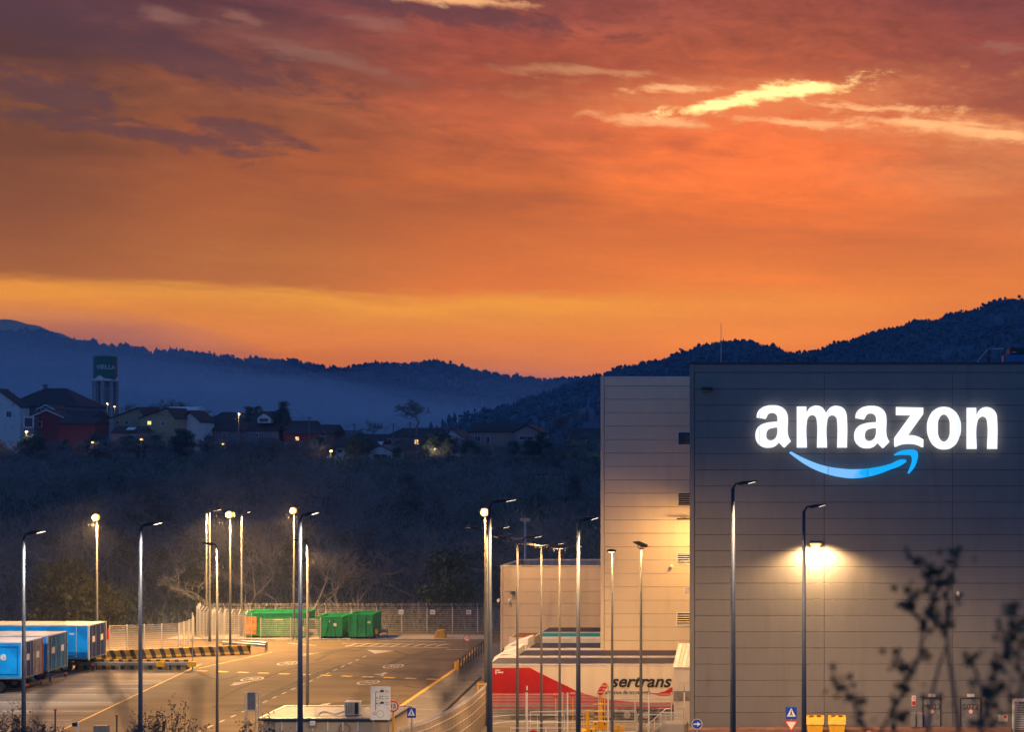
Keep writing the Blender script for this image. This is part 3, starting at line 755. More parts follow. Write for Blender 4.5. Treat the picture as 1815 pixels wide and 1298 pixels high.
for px, y0, y1 in ((1346.5,733,743),(1346.5,757,789),(1520.6,730,742),(1520.6,758,791),(1469,727,738),(1699.4,742,777)):
    seams.box(X_(px,YS)-0.01, X_(px,YS)+0.01, YS-0.095, YS-0.085, Z_(y1,YS), Z_(y0,YS))
seams.build('face_seam', M['grey_paint'], SG)
s2 = MB()
for px, y0, y1 in ((1468,828,842),(1538,832,845)):
    s2.box(X_(px,YS)-0.012, X_(px,YS)+0.012, YS-0.095, YS-0.085, Z_(y1,YS), Z_(y0,YS))
s2.build('face_seam', M['midblue'], SG)
br = MB()
for px, py in ((1352,745),(1380,745),(1425,760),(1460,760),(1495,760),(1530,745),(1560,745),(1610,750),(1640,775),(1676,745),(1724,760),(1760,760),(1430,822),(1500,838),(1560,836),(1618,806)):
    br.box(X_(px,YS)-0.03, X_(px,YS)+0.03, YS+0.09, YA, Z_(py,YS)-0.03, Z_(py,YS)+0.03)
br.build('bracket', M['steel'], SG)

# ---- tall beige block behind
YB = F/23.8
bB = thing('warehouse_block', 'plain beige panel block set back behind the sign wall', 'warehouse')
xb0, zB = X_(1065,YB), Z_(668,YB)
MB().box(xb0+0.1, xa0*1.0+6, YB+0.1, 135, 0, zB-0.1).build('wall_backing', M['joint'], bB)
panel_wall(bB, xb0+0.25, xa0+6, 0, zB, YB, 1.0, [], M['panel_beige'], 0.68)
MB().box(xb0+0.25, xa0+6, YB, YB+0.1, zB-0.66, zB-0.07).build('top_panel', M['panel_beige'], bB)
MB().box(xb0-0.02, xa0+6, YB-0.03, YB+0.12, zB-0.06, zB+0.02).build('coping', M['offwhite'], bB)
MB().box(xb0-0.02, xb0+0.23, YB-0.02, 135, 0, zB-0.07).build('corner_trim', M['panel_beige'], bB)
for y0, y1 in ((765,790),(873,898),(980,1003),(1086,1111)):
    cx0, cx1 = X_(1201 if y0 < 900 else 1199,YB), X_(1232,YB)
    wz0, wz1 = Z_(y1,YB), Z_(y0,YB)
    w = MB().box(cx0,cx1,YB-0.05,YB+0.0,wz1-0.07,wz1).box(cx0,cx1,YB-0.05,YB,wz0,wz0+0.07).box(cx0,cx0+0.07,YB-0.05,YB,wz0+0.07,wz1-0.07).build('window_frame', M['white'] if y0 > 1000 else M['offwhite'], bB)
    MB().box(cx0+0.07,cx1,YB-0.02,YB-0.003,wz0+0.07,wz1-0.07).build('window_pane', M['glass'], w)
    if y0 > 800:
        for i in range(5):
            zz = wz0 + 0.12 + i*0.17
            MB().prismx([(YB-0.045,zz),(YB-0.022,zz+0.05),(YB-0.022,zz+0.065),(YB-0.045,zz+0.015)], cx0+0.08, cx1).build('louvre_slat', M['offwhite'] if y0 > 1000 or y0 == 980 else M['grey_paint'], w)
camera_dome(1192, 1003, YB, 'small white camera left of the third window on the beige block')
t = thing('wall_lamp', 'dark lamp bracket at the warm pool of light on the beige block', 'wall lamp', (X_(1212,YB-1.2), YB-1.2, Z_(921,YB-1.2)))
MB().prismx([(-0.3,0),(0.3,0),(0.35,0.05),(-0.35,0.05)], -0.5, 0.6).build('lamp_housing', M['black'], t)
MB().box(-0.02,0.02,0.3,1.18,-0.02,0.03).build('lamp_arm', M['black'], t)

# ---- low beige building at the back
YC = F/21.5
bC = thing('low_building', 'low beige panel building with open parapet roof at the back', 'building')
xc0, zC = X_(887,YC), Z_(1004,YC); xc1 = xb0 - 0.05
YC2 = F*(CZ - zC)/(993-HY); xc2 = X_(922,YC2)
w0 = (xc0, YC); w1 = (xc2, YC2)
MB().prismz([(xc0+.12,YC+.12),(xc1,YC+.12),(xc1,YC2+.3),(xc2+.12,YC2+.3)], 0, zC-0.75).build('wall_backing', M['joint'], bC)
panel_wall(bC, xc0+0.2, xc1, 0, zC, YC, 1.0, [], M['panel_beige'], 0.1)
MB().prismz([(xc0,YC),(xc0+.18,YC),(xc2+.18,YC2),(xc2,YC2)], 0, zC-0.06).build('side_wall', M['panel_beige'], bC)
MB().prismz([(xc0-.04,YC-.03),(xc0+.22,YC-.03),(xc2+.22,YC2+.3),(xc2-.04,YC2+.3)], zC-0.05, zC+0.05).box(xc0+.23,xc1,YC-.03,YC+.22,zC-0.06,zC+0.04).box(xc2+.23,xc1,YC2,YC2+.25,zC-0.05,zC+0.05).build('coping', M['offwhite'], bC)
blue_sheet = mat('blue_corrugated_sheet', (0.16,0.22,0.32), 0.5, var=0.15, stretch=(1,1,0.3))
for i in range(14):
    a = xc2+0.3+i*(xc1-xc2-0.3)/14; c = a+(xc1-xc2-0.3)/14-0.05
    MB().box(a, c, YC2-0.03, YC2+0.0-0.002, zC-0.9, zC-0.06).build('parapet_sheet', blue_sheet, bC)
camera_dome(905, 1064, YC, 'white camera on the left end of the low beige building')
camera_dome(885, 1064, YC+0.0, 'tiny camera on the outer corner of the low beige building')
wall_light(910, 1049, YC, 'small dark lamp above the camera on the low building', 0.3)
wall_light(1018, 1117, YC, 'flat dark lamp over the teal striped trailer', 0.5)

# ------------------------------------------------------------------ trailers at the docks
def trailer(name, label, x0, x1, Y, side, roof, rear='x1', cat='trailer', trim=None, floor=1.15, top=4.0, rearm=None, wheels=True, group=None):
    """box trailer lying along x; near side at Y"""
    t = thing(name, label, cat, (x0, Y, 0), group=group)
    L = x1 - x0; wd = 2.55
    MB().box(0.05, L-0.05, 0.03, wd-0.03, floor+0.12, top-0.09).build('cargo_box', side, t)
    MB().box(0, L, 0, wd, top-0.085, top-0.02).build('roof_rim', trim or M['offwhite'], t)
    MB().box(0.12, L-0.12, 0.12, wd-0.12, top-0.018, top+0.0).build('roof_sheet', roof, t)
    MB().box(0, L, 0.0, wd, floor, floor+0.11).build('floor_rail', M['grey_paint'] if trim is None else trim, t)
    for xx in (0, L-0.09):
        MB().box(xx, xx+0.09, 0.0, 0.09, floor+0.115, top-0.09).build('corner_post', M['offwhite'], t)
    MB().box(0.6, L-0.5, 0.8, 1.1, 0.85, floor-0.004).box(0.6, L-0.5, 1.45, 1.75, 0.85, floor-0.004).build('chassis', M['black'], t)
    if wheels:
        ws = [L-2.0,L-3.3,L-4.6] if rear == 'x1' else [2.0,3.3,4.6]
        for w_ in ws:
            for yy in (0.06, wd-0.36):
                wh = MB().tube([(w_,yy,0.5),(w_,yy+0.3,0.5)], 0.5, 16).build('wheel', M['black'], t)
                MB().tube([(w_,yy-0.02,0.5),(w_,yy+0.0,0.5)], 0.24, 12).build('rim', M['steel'], wh)
        MB().box(ws[-1]*0+ (3.0 if rear=='x1' else 6.0), (L-5.6 if rear=='x1' else L-3.0), 0.1, 0.16, 0.45, 1.0).build('side_guard', M['grey_paint'], t)
    return t
Y1 = F/25.65; Y2 = Y1+3.6; Y3 = Y2+3.45
tx0, tx1 = X_(864,Y1), X_(1196,Y1)
creamy = mat('cream_tarpaulin', (0.66,0.56,0.42), 0.55, var=0.06, scale=0.5, stretch=(3,1,0.3))
T1 = trailer('semi_trailer', 'cream and red curtain trailer reading sertrans nearest the fence', tx0, tx1, Y1, creamy, M['roof_tarp'], cat='trailer', top=4.05, rear='x1')
def L1(px, py): return (X_(px,Y1)-tx0, Z_(py,Y1))
def flat(polypx, m_, name, parent, dy=0.018, conv=L1):
    MB().prism([conv(*p) for p in polypx], -dy+0.03-0.004, 0.03-0.002).build(name, m_, parent)
top_y = 1185
flat([(866,1185),(939,1184.5),(955,1193),(975,1203),(1000,1215),(1020,1225),(1040,1232),(1060,1237),(1080,1241),(1110,1244.5),(1150,1246.5),(1192,1246),(1192,1257),(866,1257)][::-1], M['red_paint'], 'red_swoosh', T1, 0.016)
flat([(1152,1229.5),(1165,1230),(1178,1226.5),(1190,1219.5),(1192,1219.5),(1192,1233),(1182,1235),(1168,1234.5)][::-1], M['red_paint'], 'red_crescent', T1, 0.016)
wall_text('lettering', 'sertrans', 1.18, (*[L1(1135,1209)[0]], 0.0, L1(0,1209.5)[1]), M['black'], T1, weight=0.028, shear=0.28, ext=0.006, sx=1.06)
wall_text('small_lettering', 'servicios de transporte', 0.40, (L1(1112,0)[0], 0.0, L1(0,1228.5)[1]), M['black'], T1, weight=0.006, ext=0.005, sx=0.86)
MB().box(*(L1(878,0)[0],L1(880,0)[0]), 0.0, 0.01, L1(0,1196)[1], L1(0,1188)[1]).box(L1(880.2,0)[0],L1(886,0)[0],0.0,0.01,L1(0,1190)[1],L1(0,1188)[1]).box(L1(882,0)[0],L1(892,0)[0],0.0,0.01,L1(0,1194)[1],L1(0,1191.5)[1]).build('white_emblem', M['white'], T1)
for px in (1055,):
    MB().box(L1(864,0)[0]+0.1,L1(1192,0)[0],0.0,0.012,L1(0,1241.6)[1],L1(0,1241)[1]).build('tarp_seam', M['grey_paint'], T1)
tx = X_(915,Y2)
T2 = trailer('semi_trailer', 'second trailer in the dock row with sky-tinted dark blue roof', tx, X_(1205,Y2), Y2, M['offwhite'], M['roof_tarp'], top=4.0)
T3 = trailer('semi_trailer', 'third trailer in the dock row closest to the beige block', X_(934,Y3), X_(1212,Y3), Y3, M['offwhite'], M['roof_tarp'], top=4.0)
def cab(label, x, Y, m_, ztop=3.5, mirror=True):
    """tractor unit whose nose points to -x, its back at x"""
    t = thing('truck_cab', label, 'truck', (x, Y, 0))
    MB().prismx and None
    MB().prism([(-2.2,0.9),(-2.3,1.6),(-2.05,2.6),(-1.6,ztop-0.15),(-0.3,ztop),(0,ztop),(0,0.9)][::-1], 0.05, 2.45).build('cab_body', m_, t)
    MB().prism([(-2.1,ztop-0.95),(-1.7,ztop-0.22),(-1.66,ztop-0.26),(-2.06,ztop-0.99)][::-1], 0.2, 2.3).build('windscreen', M['glass'], t)
    MB().prism([(-1.85,1.75),(-1.6,2.45),(-0.9,2.45),(-0.9,1.75)][::-1], 0.035, 0.048).build('side_window', M['glass'], t)
    MB().prism([(-1.3,ztop+0.01),(-0.1,ztop+0.45),(0.1,ztop+0.45),(0.1,ztop+0.01)][::-1], 0.3, 2.2).build('wind_deflector', m_, t)
    for xw in (-1.4, 1.3):
        for yy in (0.02, 2.15):
            MB().tube([(xw,yy,0.5),(xw,yy+0.3,0.5)], 0.5, 14).build('wheel', M['black'], t)
    MB().box(-0.1,2.6,0.8,1.7,0.6,0.85).build('chassis', M['black'], t)
    if mirror: MB().box(-2.15,-2.05,-0.2,0.0,2.1,2.7).build('mirror', M['black'], t)
    return t
cab('white truck cab coupled to the second dock trailer', X_(915,Y2), Y2, M['white'], 4.05)
cab('white truck cab with roof deflector behind the second cab', X_(932,Y3+0.3), Y3+0.3, M['white'], 4.15)
Y4 = YC - 4.5
T4 = trailer('semi_trailer', 'white trailer with teal top band against the low building', X_(958,Y4), X_(1063,Y4)+0.7, Y4, M['offwhite'], M['roof_tarp'], top=Z_(1121,Y4))
zt = Z_(1121,Y4)
MB().box(0.1,4.7,0.005,0.028,Z_(1129,Y4),zt-0.1).build('teal_band', M['teal'], T4)
MB().box(0.1,4.7,0.004,0.028,Z_(1133.5,Y4),Z_(1129.5,Y4)).build('white_band', M['white'], T4)
T5 = trailer('box_trailer', 'short trailer with rust brown roof at the left end of the docks', X_(902,Y4-1), X_(945,Y4-1), Y4-1, M['offwhite'], M['brown'], top=Z_(1131,Y4-1), wheels=False)
cab('cream truck cab standing in front of the brown roofed trailer', X_(952,Y4-3.9), Y4-3.9, M['white'], 3.1, False)
# dock shelter
t = thing('dock_shelter', 'cream dock housing with sloping ribbed roof beside the sertrans trailer', 'dock shelter', (X_(1194,Y1-0.4), Y1-0.4, 0))
MB().box(0,1.35,0,3,0,3.9).build('housing', M['offwhite'], t)
MB().prismx([(-0.05,3.91),(3.05,5.1),(3.05,5.0),(-0.05,3.81)], -0.05, 0.0).build('gable_trim', M['white'], t)
for i in range(5):
    MB().prismx([(-0.1,3.92),(0,3.92+0.02),(3.0,5.05),(3.0,4.99),(-0.1,3.86)], 0.02+i*0.27, 0.26+i*0.27).build('roof_rib', M['offwhite'] if i%2 else M['white'], t)
MB().box(-0.01,1.36,-0.02,-0.002,1.55,2.25).build('grey_band', M['grey_paint'], t)

# ------------------------------------------------------------------ trailers on the left
XE = -63.2
def rear_doors(t, L, m1_, m2_, m3_=None, top=4.0):
    for i, (a, c, mm) in enumerate(((0.1,1.25,m1_),(1.3,2.45,m2_))):
        d = MB().box(L, L+0.03, a, c, 1.27, top-0.12).build('rear_door', mm, t)
        for y in (a+0.3, c-0.3):
            MB().tube([(L+0.06,y,1.25),(L+0.06,y,top-0.15)],0.02,5).build('lock_bar', M['steel'], d)
        MB().box(L+0.031,L+0.045,a+0.4,c-0.4,2.5,3.0).build('door_plate', M['white'], d)
    MB().box(L-0.02,L+0.05,-0.01,0.09,1.1,top).box(L-0.02,L+0.05,2.46,2.56,1.1,top).build('rear_frame', m3_ or M['offwhite'], t)
    MB().box(L, L+0.12, 0.2, 2.35, 0.55, 0.7).build('bumper', M['black'], t)
    for y in (0.25, 2.1): MB().box(L+0.121, L+0.14, y, y+0.25, 0.57, 0.68).build('tail_light', M['stop_red'], t)
    for y in (0.15, 2.2): MB().box(L, L+0.05, y, y+0.2, 0.3, 0.54).build('mud_flap', M['black'], t)
A1 = trailer('blue_trailer', 'bright blue trailer with white letters on its side, cut by the left edge', XE-13.6, XE, 99.5, M['blue_tarp'], M['offwhite'], rear='x1', top=4.0, cat='trailer')
rear_doors(A1, 13.6, M['navy'], M['grey_paint'], M['orange_red'])
MB().box(8.0,13.3,-0.012,0.025,3.62,3.68).box(8.0,13.3,-0.012,0.025,1.5,1.55).box(13.2,13.25,-0.012,0.025,1.56,3.61).build('white_outline', M['midblue'], A1)
wall_text('lettering', 'prime', 0.95, (13.6-1.22-1.12, -0.0, 2.9), M['white'], A1, weight=0.03, ext=0.01)
A2 = trailer('blue_trailer', 'blue trailer just behind the lettered one, pale labels on its rear doors', XE-13.6, XE, 102.7, M['blue_tarp'], M['offwhite'], rear='x1')
rear_doors(A2, 13.6, M['midblue'], M['midblue'], M['grey_paint'])
A3 = trailer('blue_trailer', 'long cyan trailer with navy rear, farthest in the left row', XE-13.6, XE-0.1, 108.4, M['blue_tarp'], M['offwhite'], rear='x1')
rear_doors(A3, 13.5, M['navy'], M['navy'], M['offwhite'])
MB().box(12.45,12.5,-0.01,0.028,1.3,3.85).box(11.2,12.44,-0.01,0.028,1.5,1.56).build('side_strip', M['offwhite'], A3)
MB().box(11.9,12.3,-0.01,0.028,3.2,3.35).build('side_label', M['white'], A3)
MB().box(13.55,13.62,2.6,2.85,2.4,3.3).build('red_marker', M['stop_red'], A3)

# ------------------------------------------------------------------ striped barriers and guard rails
def jersey_mesh(L):
    prof = [(-0.3,0),(-0.3,0.1),(-0.13,0.32),(-0.09,0.8),(0.09,0.8),(0.13,0.32),(0.3,0.1),(0.3,0)]
    return MB().prismx(prof, 0.02, L-0.02).mesh('barrier', M['stripe'])
ORD = ['first','second','third','fourth','fifth','sixth','seventh','eighth','ninth','tenth','eleventh']
def barrier_row(p, q, label_fn, group, L=1.6):
    p = Vector(p); q = Vector(q); d = q - p; n = int(d.length // L); d.normalize(); a = math.atan2(d.y, d.x)
    me = jersey_mesh(L)
    for i in range(n):
        c = p + d * L * i
        o = put('concrete_barrier', me, None, (c.x, c.y, 0.01), a)
        tag(o, label_fn(i, n), 'barrier', group)
gA = 'striped concrete barriers in the long back row'
barrier_row((-66.5,114.6,0), (-53.2,118.2,0), lambda i,n: 'leftmost striped barrier of the long back row, next to the cyan trailer' if i == 0 else ('rightmost striped barrier of the long back row by the guard rail' if i == n-1 else ORD[i] + ' striped barrier from the left in the long back row'), gA)
gB = 'striped concrete barriers behind the guard rail'
barrier_row((-65.5,110.4,0), (-55.8,110.2,0), lambda i,n: 'leftmost striped barrier behind the straight guard rail' if i == 0 else ('rightmost striped barrier behind the straight guard rail' if i == n-1 else ORD[i] + ' striped barrier from the left behind the straight guard rail'), gB)
def guard_rail(pts_, label, yellow_end=None, h=0.75):
    t = thing('guard_rail', label, 'guard rail')
    for a, c in zip(pts_, pts_[1:]):
        a = Vector(a); c = Vector(c); d = c - a; L = d.length; d.normalize(); ang = math.atan2(d.y, d.x)
        prof = [(0,h-0.31),(-0.08,h-0.26),(-0.08,h-0.2),(-0.02,h-0.155),(-0.08,h-0.11),(-0.08,h-0.05),(0,h),(0.01,h),(0.0,h-0.155),(0.01,h-0.31)]
        me = MB().prismx(prof, 0, L).mesh('rail', M['steel'])
        put('rail', me, t, (a.x, a.y, a.z), ang)
        n = max(1, int(L / 2)); pm = MB().box(-0.05,0.05,0.02,0.12,0,h-0.02).mesh('post', M['steel'])
        for i in range(n+1):
            p = a + d * (L * i / n); put('post', pm, t, (p.x, p.y, p.z), ang)
    if yellow_end:
        for e in yellow_end:
            put('yellow_end', MB().box(-0.35,0.35,-0.12,0.03,h-0.38,h+0.03).mesh('yellow_end', M['yellow']), t, e)
    return t
guard_rail([(-65.5,109.5,0),(-55.2,109.5,0)], 'straight steel guard rail with yellow end pieces before the striped barriers', [(-55.2,109.45,0),(-57.8,109.45,0)])
guard_rail([(*G(395,1152)[:2],0),(*G(470,1157)[:2],0)], 'short guard rail at the right end of the striped barriers')
guard_rail([(*G(428,1150)[:2],0),(*G(472,1153)[:2],0)], 'slanting guard rail beside the curved mesh fence')
guard_rail([(-59,127.2,0.12),(-45,127.2,0.12)], 'low rail running behind the green containers')

# ------------------------------------------------------------------ mesh fences
def fence_panel_mesh(Lp, h, m_):
    mb_ = MB(); x = 0.0
    while x <= Lp:
        mb_.tube([(x,0,0.05),(x,0,h)], 0.0065, 3, False); x += 0.075
    z = 0.1
    while z <= h + 0.01:
        mb_.tube([(0,-0.012,z),(Lp,-0.012,z)], 0.011, 3, False); z += 0.2
    return mb_.mesh('mesh_panel', m_)
mesh_steel = mat('fence_wire_zinc', (0.55,0.54,0.52), 0.5, 0.3, var=0.1)
def fence(pts_, label, h=2.5, outrig=True, wires=True, step=2.5, dense=1, pr=0.04, obl=1):
    t = thing('mesh_fence', label, 'fence')
    cache = {}
    pm = MB().box(-pr,pr,-pr,pr,0,h+0.08).mesh('post', mesh_steel)
    am = MB().tube([(0,0,h+0.05),(0,-0.1,h+0.18),(0,-0.32,h+0.48)], 0.035, 5).mesh('outrigger', mesh_steel)
    for a, c in zip(pts_, pts_[1:]):
        a = Vector(a); c = Vector(c); d = c - a; L = d.length; n = max(1, round(L/step)); st = L/n; d.normalize(); ang = math.atan2(d.y, d.x)
        k = round(st,3)
        if k not in cache: cache[k] = fence_panel_mesh(st-0.06, h, mesh_steel)
        for i in range(n):
            p = a + d*st*i
            put('mesh_panel', cache[k], t, (p.x, p.y, p.z), ang)
            put('post', pm, t, (p.x, p.y, p.z), ang)
            if outrig: put('outrigger', am, t, (p.x, p.y, p.z), ang if obl > 0 else ang+math.pi)
        if wires:
            nrm = Vector((d.y, -d.x, 0)) * obl
            for q in range(3):
                o_ = nrm*(0.14+0.09*q) + Vector((0,0,h+0.2+0.13*q))
                MB().tube([a+o_, c+o_], 0.009, 3, False).build('barbed_wire', mesh_steel, t)
    put('post', pm, t, pts_[-1])
    return t
fence([(-65.2,130.8,0),(-34.6,130.8,0)], 'long mesh fence along the back of the yard')
fence([(-67.9,119.6,0),(-62.3,121.1,0)], 'low mesh fence right of the cyan trailer', 2.3, False, False, 1.4)
fence([(-62.3,121.1,0),(-62.6,124.5,0),(-64.6,128.2,0)], 'mesh fence bending back beside the tall curved fence', 2.3, False, False, 1.1)
fence([(-57.2,123.6,0),(-59.6,124.2,0),(-61.8,125.4,0),(-63.6,127.2,0),(-65.0,129.8,0)], 'tall curved mesh fence with slanted top arms', 2.75, True, True, 0.8, pr=0.018)
fence([(-57.0,124.4,0),(-58.9,125.0,0),(-61.0,126.2,0),(-63.0,128.2,0)], 'inner ring of the tall curved mesh fence', 2.75, False, False, 0.9, pr=0.018)
fence([(-56.6,125.4,0),(-50.8,125.4,0)], 'mesh fence before the long green container', 2.2, False, False, 2.4)
# small plates on the back fence
for px, lab in ((711,'left of three small white plates on the back fence'),(767,'middle one of three small white plates on the back fence'),(831,'right of three small white plates on the back fence')):
    t = thing('fence_plate', lab, 'sign', (X_(px,130.7), 130.7, Z_(1086,130.7)))
    MB().box(-0.24,0.24,-0.03,0,-0.22,0.22).build('plate', M['white'], t)
    MB().box(-0.16,-0.1,-0.035,-0.031,-0.12,0.12).box(-0.03,0.03,-0.035,-0.031,-0.12,0.12).box(0.08,0.14,-0.035,-0.031,-0.12,0.12).build('print', M['grey_paint'], t)

# ------------------------------------------------------------------ green containers
def skip(label, px0, px1, Y, h, style):
    x0, x1 = X_(px0,Y), X_(px1,Y); L = x1 - x0
    t = thing('green_container', label, 'container', (x0, Y, 0.125))
    MB().box(0,L,0,0.08,0.2,h).box(0,L,2.2,2.28,0.2,h).box(0,0.08,0.081,2.199,0.2,h).box(L-0.08,L,0.081,2.199,0.2,h).box(0.081,L-0.081,0.081,2.199,0.2,0.28).build('body', M['green'], t)
    MB().box(-0.05,L+0.05,-0.06,0.06,h+0.002,h+0.12).box(-0.05,L+0.05,2.2,2.33,h+0.002,h+0.12).box(-0.05,0.08,0.07,2.19,h+0.002,h+0.12).box(L-0.08,L+0.05,0.07,2.19,h+0.002,h+0.12).build('top_rim', M['green'], t)
    MB().box(0.2,0.5,-0.03,2.2,0,0.198).box(L-0.5,L-0.2,-0.03,2.2,0,0.198).build('skid', M['black'], t)
    if style == 'a':
        cx = L/2
        for s_ in (-1,1):
            MB().prism([(cx+s_*0.12,h-0.2),(cx+s_*0.24,h-0.2),(cx+s_*0.55,0.22),(cx+s_*0.43,0.22)][::s_*-1 if False else 1], -0.1, -0.002).build('hook_frame', M['green'], t)
        MB().box(cx-0.35,cx+0.35,-0.11,-0.003,h-0.85,h-0.73).build('crossbar', M['green'], t)
        MB().tube([(cx,-0.12,h-0.3),(cx,-0.2,h-0.4),(cx,-0.12,h-0.5)],0.04,6).build('hook_bar', M['steel'], t)
        MB().box(0.03,0.1,-0.05,-0.002,0.22,h-0.02).box(L-0.1,L-0.03,-0.05,-0.002,0.22,h-0.02).box(0.1,L-0.1,-0.05,-0.002,1.15,1.25).build('frame_rib', M['green'], t)
        MB().box(cx+0.35,cx+0.65,-0.07,-0.055,h-0.85,h-0.55).build('white_label', M['white'], t)
    elif style == 'b':
        for xx in (0.02, L*0.3, L*0.66, L-0.12): MB().box(xx,xx+0.1,-0.08,-0.002,0.22,h-0.01).build('frame_rib', M['green'], t)
        MB().box(L*0.3+0.11,L*0.66-0.01,-0.07,-0.003,h*0.48,h*0.52).build('crossbar', M['green'], t)
        MB().tube([(L*0.42,-0.1,1.1),(L*0.42,-0.1,1.35),(L*0.55,-0.1,1.35)],0.035,5).build('hook_bar', M['black'], t)
        MB().box(L*0.78,L*0.9,-0.02,-0.004,h-0.8,h-0.58).build('white_label', M['white'], t)
    else:
        i = 0; x = 1.35
        while x < L-0.2: MB().box(x,x+0.08,-0.06,-0.002,0.22,h-0.01).build('frame_rib', M['green'], t); x += 0.62
        MB().box(0.0,1.2,-0.05,-0.004,0.35,h-0.25).build('orange_board', M['rust'], t)
        MB().box(2.9,3.8,-0.08,-0.062,1.75,1.83).build('white_label', M['white'], t)
        MB().box(L-0.6,L-0.05,-0.07,-0.062,0.7,1.1).build('yellow_plate', M['yellow'], t)
    return t
skip('long green container with orange scribbled board on its left end', 433, 541, 126.6, 2.35, 'c')
skip('green skip with A-shaped hook frame between the other two', 563, 607, 126.2, 2.05, 'a')
skip('tallest green skip with two upright ribs beside the fence gate', 618, 661, 126.0, 2.3, 'b')
t = thing('yellow_block', 'leaning yellow block at the foot of the back fence', 'barrier', (X_(780,126.6), 126.6, 0.0))
MB().prism([(-0.55,0.13),(0.55,0.13),(0.42,0.95),(-0.3,0.85)][::-1], -0.2, 0.3).build('block', M['yellow'], t)
MB().prism([(-0.4,0.2),(-0.34,0.2),(-0.2,0.82),(-0.26,0.82)][::-1], -0.23, -0.203).prism([(0.1,0.2),(0.16,0.2),(0.2,0.88),(0.14,0.88)][::-1], -0.23, -0.203).build('rib', M['offwhite'], t)
t = thing('yellow_drum', 'small yellow box on a post right of the tallest green skip', 'box', (X_(664,126), 126.2, 0.12))
MB().bbox(-0.05,0.2,0,0.25,0.5,0.9,0.02).build('box', M['yellow'], t); MB().box(0.05,0.1,0.1,0.15,0,0.5).build('leg', M['steel'], t)

# ------------------------------------------------------------------ signs
def ring(mb_, cx, y, cz, r0, r1, y1, n=24):
    for i in range(n):
        a, c = 2*math.pi*i/n, 2*math.pi*(i+1)/n
        mb_.prism([(cx+r0*math.cos(a),cz+r0*math.sin(a)),(cx+r1*math.cos(a),cz+r1*math.sin(a)),(cx+r1*math.cos(c),cz+r1*math.sin(c)),(cx+r0*math.cos(c),cz+r0*math.sin(c))], y, y1)
    return mb_
def sign_post(t, h, r=0.035, m_='steel'):
    MB().tube([(0,0.04,0),(0,0.04,h)], r, 8).build('post', M[m_], t)
def speed_sign(px, py, Y, r, label, txt, z0=0.0, postm='steel', pr=0.035):
    t = thing('speed_limit_sign', label, 'road sign', (X_(px,Y), Y, z0)); zc = Z_(py,Y)-z0
    sign_post(t, zc+r, pr, postm)
    MB().disc(0,-0.02,zc,r,0.0,24).build('sign_face', M['white'], t)
    ring(MB(),0,-0.028,zc,r*0.76,r,-0.021).build('red_ring', M['stop_red'], t)
    wall_text('number', txt, r*1.1, (0,-0.03,zc), M['black'], t, weight=0.004, ext=0.003)
speed_sign(828,1132,113,0.31,'round speed limit sign at the top of the yellow kerb','15')
speed_sign(697,1253,76,0.33,'round speed limit sign on a yellow post by the white board','15', 0.13,'yellow',0.06)
def ped_sign(px, py, Y, s_, label, z0, tri=False):
    t = thing('pedestrian_sign', label, 'road sign', (X_(px,Y), Y, z0)); zc = Z_(py,Y)-z0
    sign_post(t, zc+s_)
    MB().bbox(-s_,s_,-0.03,0.0,zc-s_*1.1,zc+s_*1.1,0.01).build('sign_face', M['sign_blue'], t)
    MB().prism([(-s_*.82,zc-s_*.62),(s_*.82,zc-s_*.62),(0,zc+s_*.95)], -0.038, -0.031).build('white_triangle', M['white'], t)
    MB().prism([(-s_*.12,zc-s_*.05),(-s_*.3,zc-s_*.5),(-s_*.18,zc-s_*.5),(0,zc-s_*.2),(s_*.18,zc-s_*.5),(s_*.3,zc-s_*.5),(s_*.12,zc+s_*.0),(s_*.1,zc+s_*.3),(-s_*.1,zc+s_*.3)], -0.045, -0.039).build('walking_figure', M['black'], t)
    MB().disc(0,-0.045,zc+s_*.45,s_*.1,-0.039,10).build('figure_head', M['black'], t)
    if tri:
        a = MB().prism([(-s_*1.35,zc-s_*1.35),(0,zc-s_*3.5),(s_*1.35,zc-s_*1.35)], -0.03, -0.0).build('yield_border', M['stop_red'], t)
        MB().prism([(-s_*0.95,zc-s_*1.58),(0,zc-s_*3.08),(s_*0.95,zc-s_*1.58)], -0.036, -0.031).build('yield_field', M['white'], t)
ped_sign(729.5,1264.5,75,0.255,'blue pedestrian crossing sign left of the curved fence',0.0)
ped_sign(1402.5,1265,74,0.31,'blue pedestrian crossing sign above a red edged triangle',1.76,True)
t = thing('arrow_sign', 'round blue sign with white arrow at the foot of the wall corner', 'road sign', (X_(1235.5,75), 75, 0.0)); zc = Z_(1284.5,75)
sign_post(t, zc+0.2)
MB().disc(0,-0.02,zc,0.30,0.0,24).build('sign_face', M['sign_blue'], t); ring(MB(),0,-0.026,zc,0.28,0.305,-0.021).build('white_ring', M['white'], t)
MB().prism([(-0.2,zc-0.035),(0.04,zc-0.035),(0.0,zc-0.15),(0.21,zc),(0.0,zc+0.15),(0.04,zc+0.035),(-0.2,zc+0.035)], -0.028, -0.021).build('white_arrow', M['white'], t)
t = thing('round_sign', 'red rimmed round sign barely showing at the bottom right of the yellow bins', 'road sign', (X_(1539,74), 74, 1.76)); zc = Z_(1303,74)-1.76
sign_post(t, zc+0.2)
MB().disc(0,-0.02,zc,0.32,0.0,24).build('sign_face', M['white'], t); ring(MB(),0,-0.028,zc,0.25,0.33,-0.021).build('red_ring', M['stop_red'], t)
t = thing('round_sign', 'red disc showing at the bottom edge left of the STOP signs', 'road sign', (X_(945,83), 83, 0)); zc = Z_(1304,83)
sign_post(t, zc+0.2); MB().disc(0,-0.02,zc,0.33,0.0,24).build('sign_face', M['stop_red'], t)
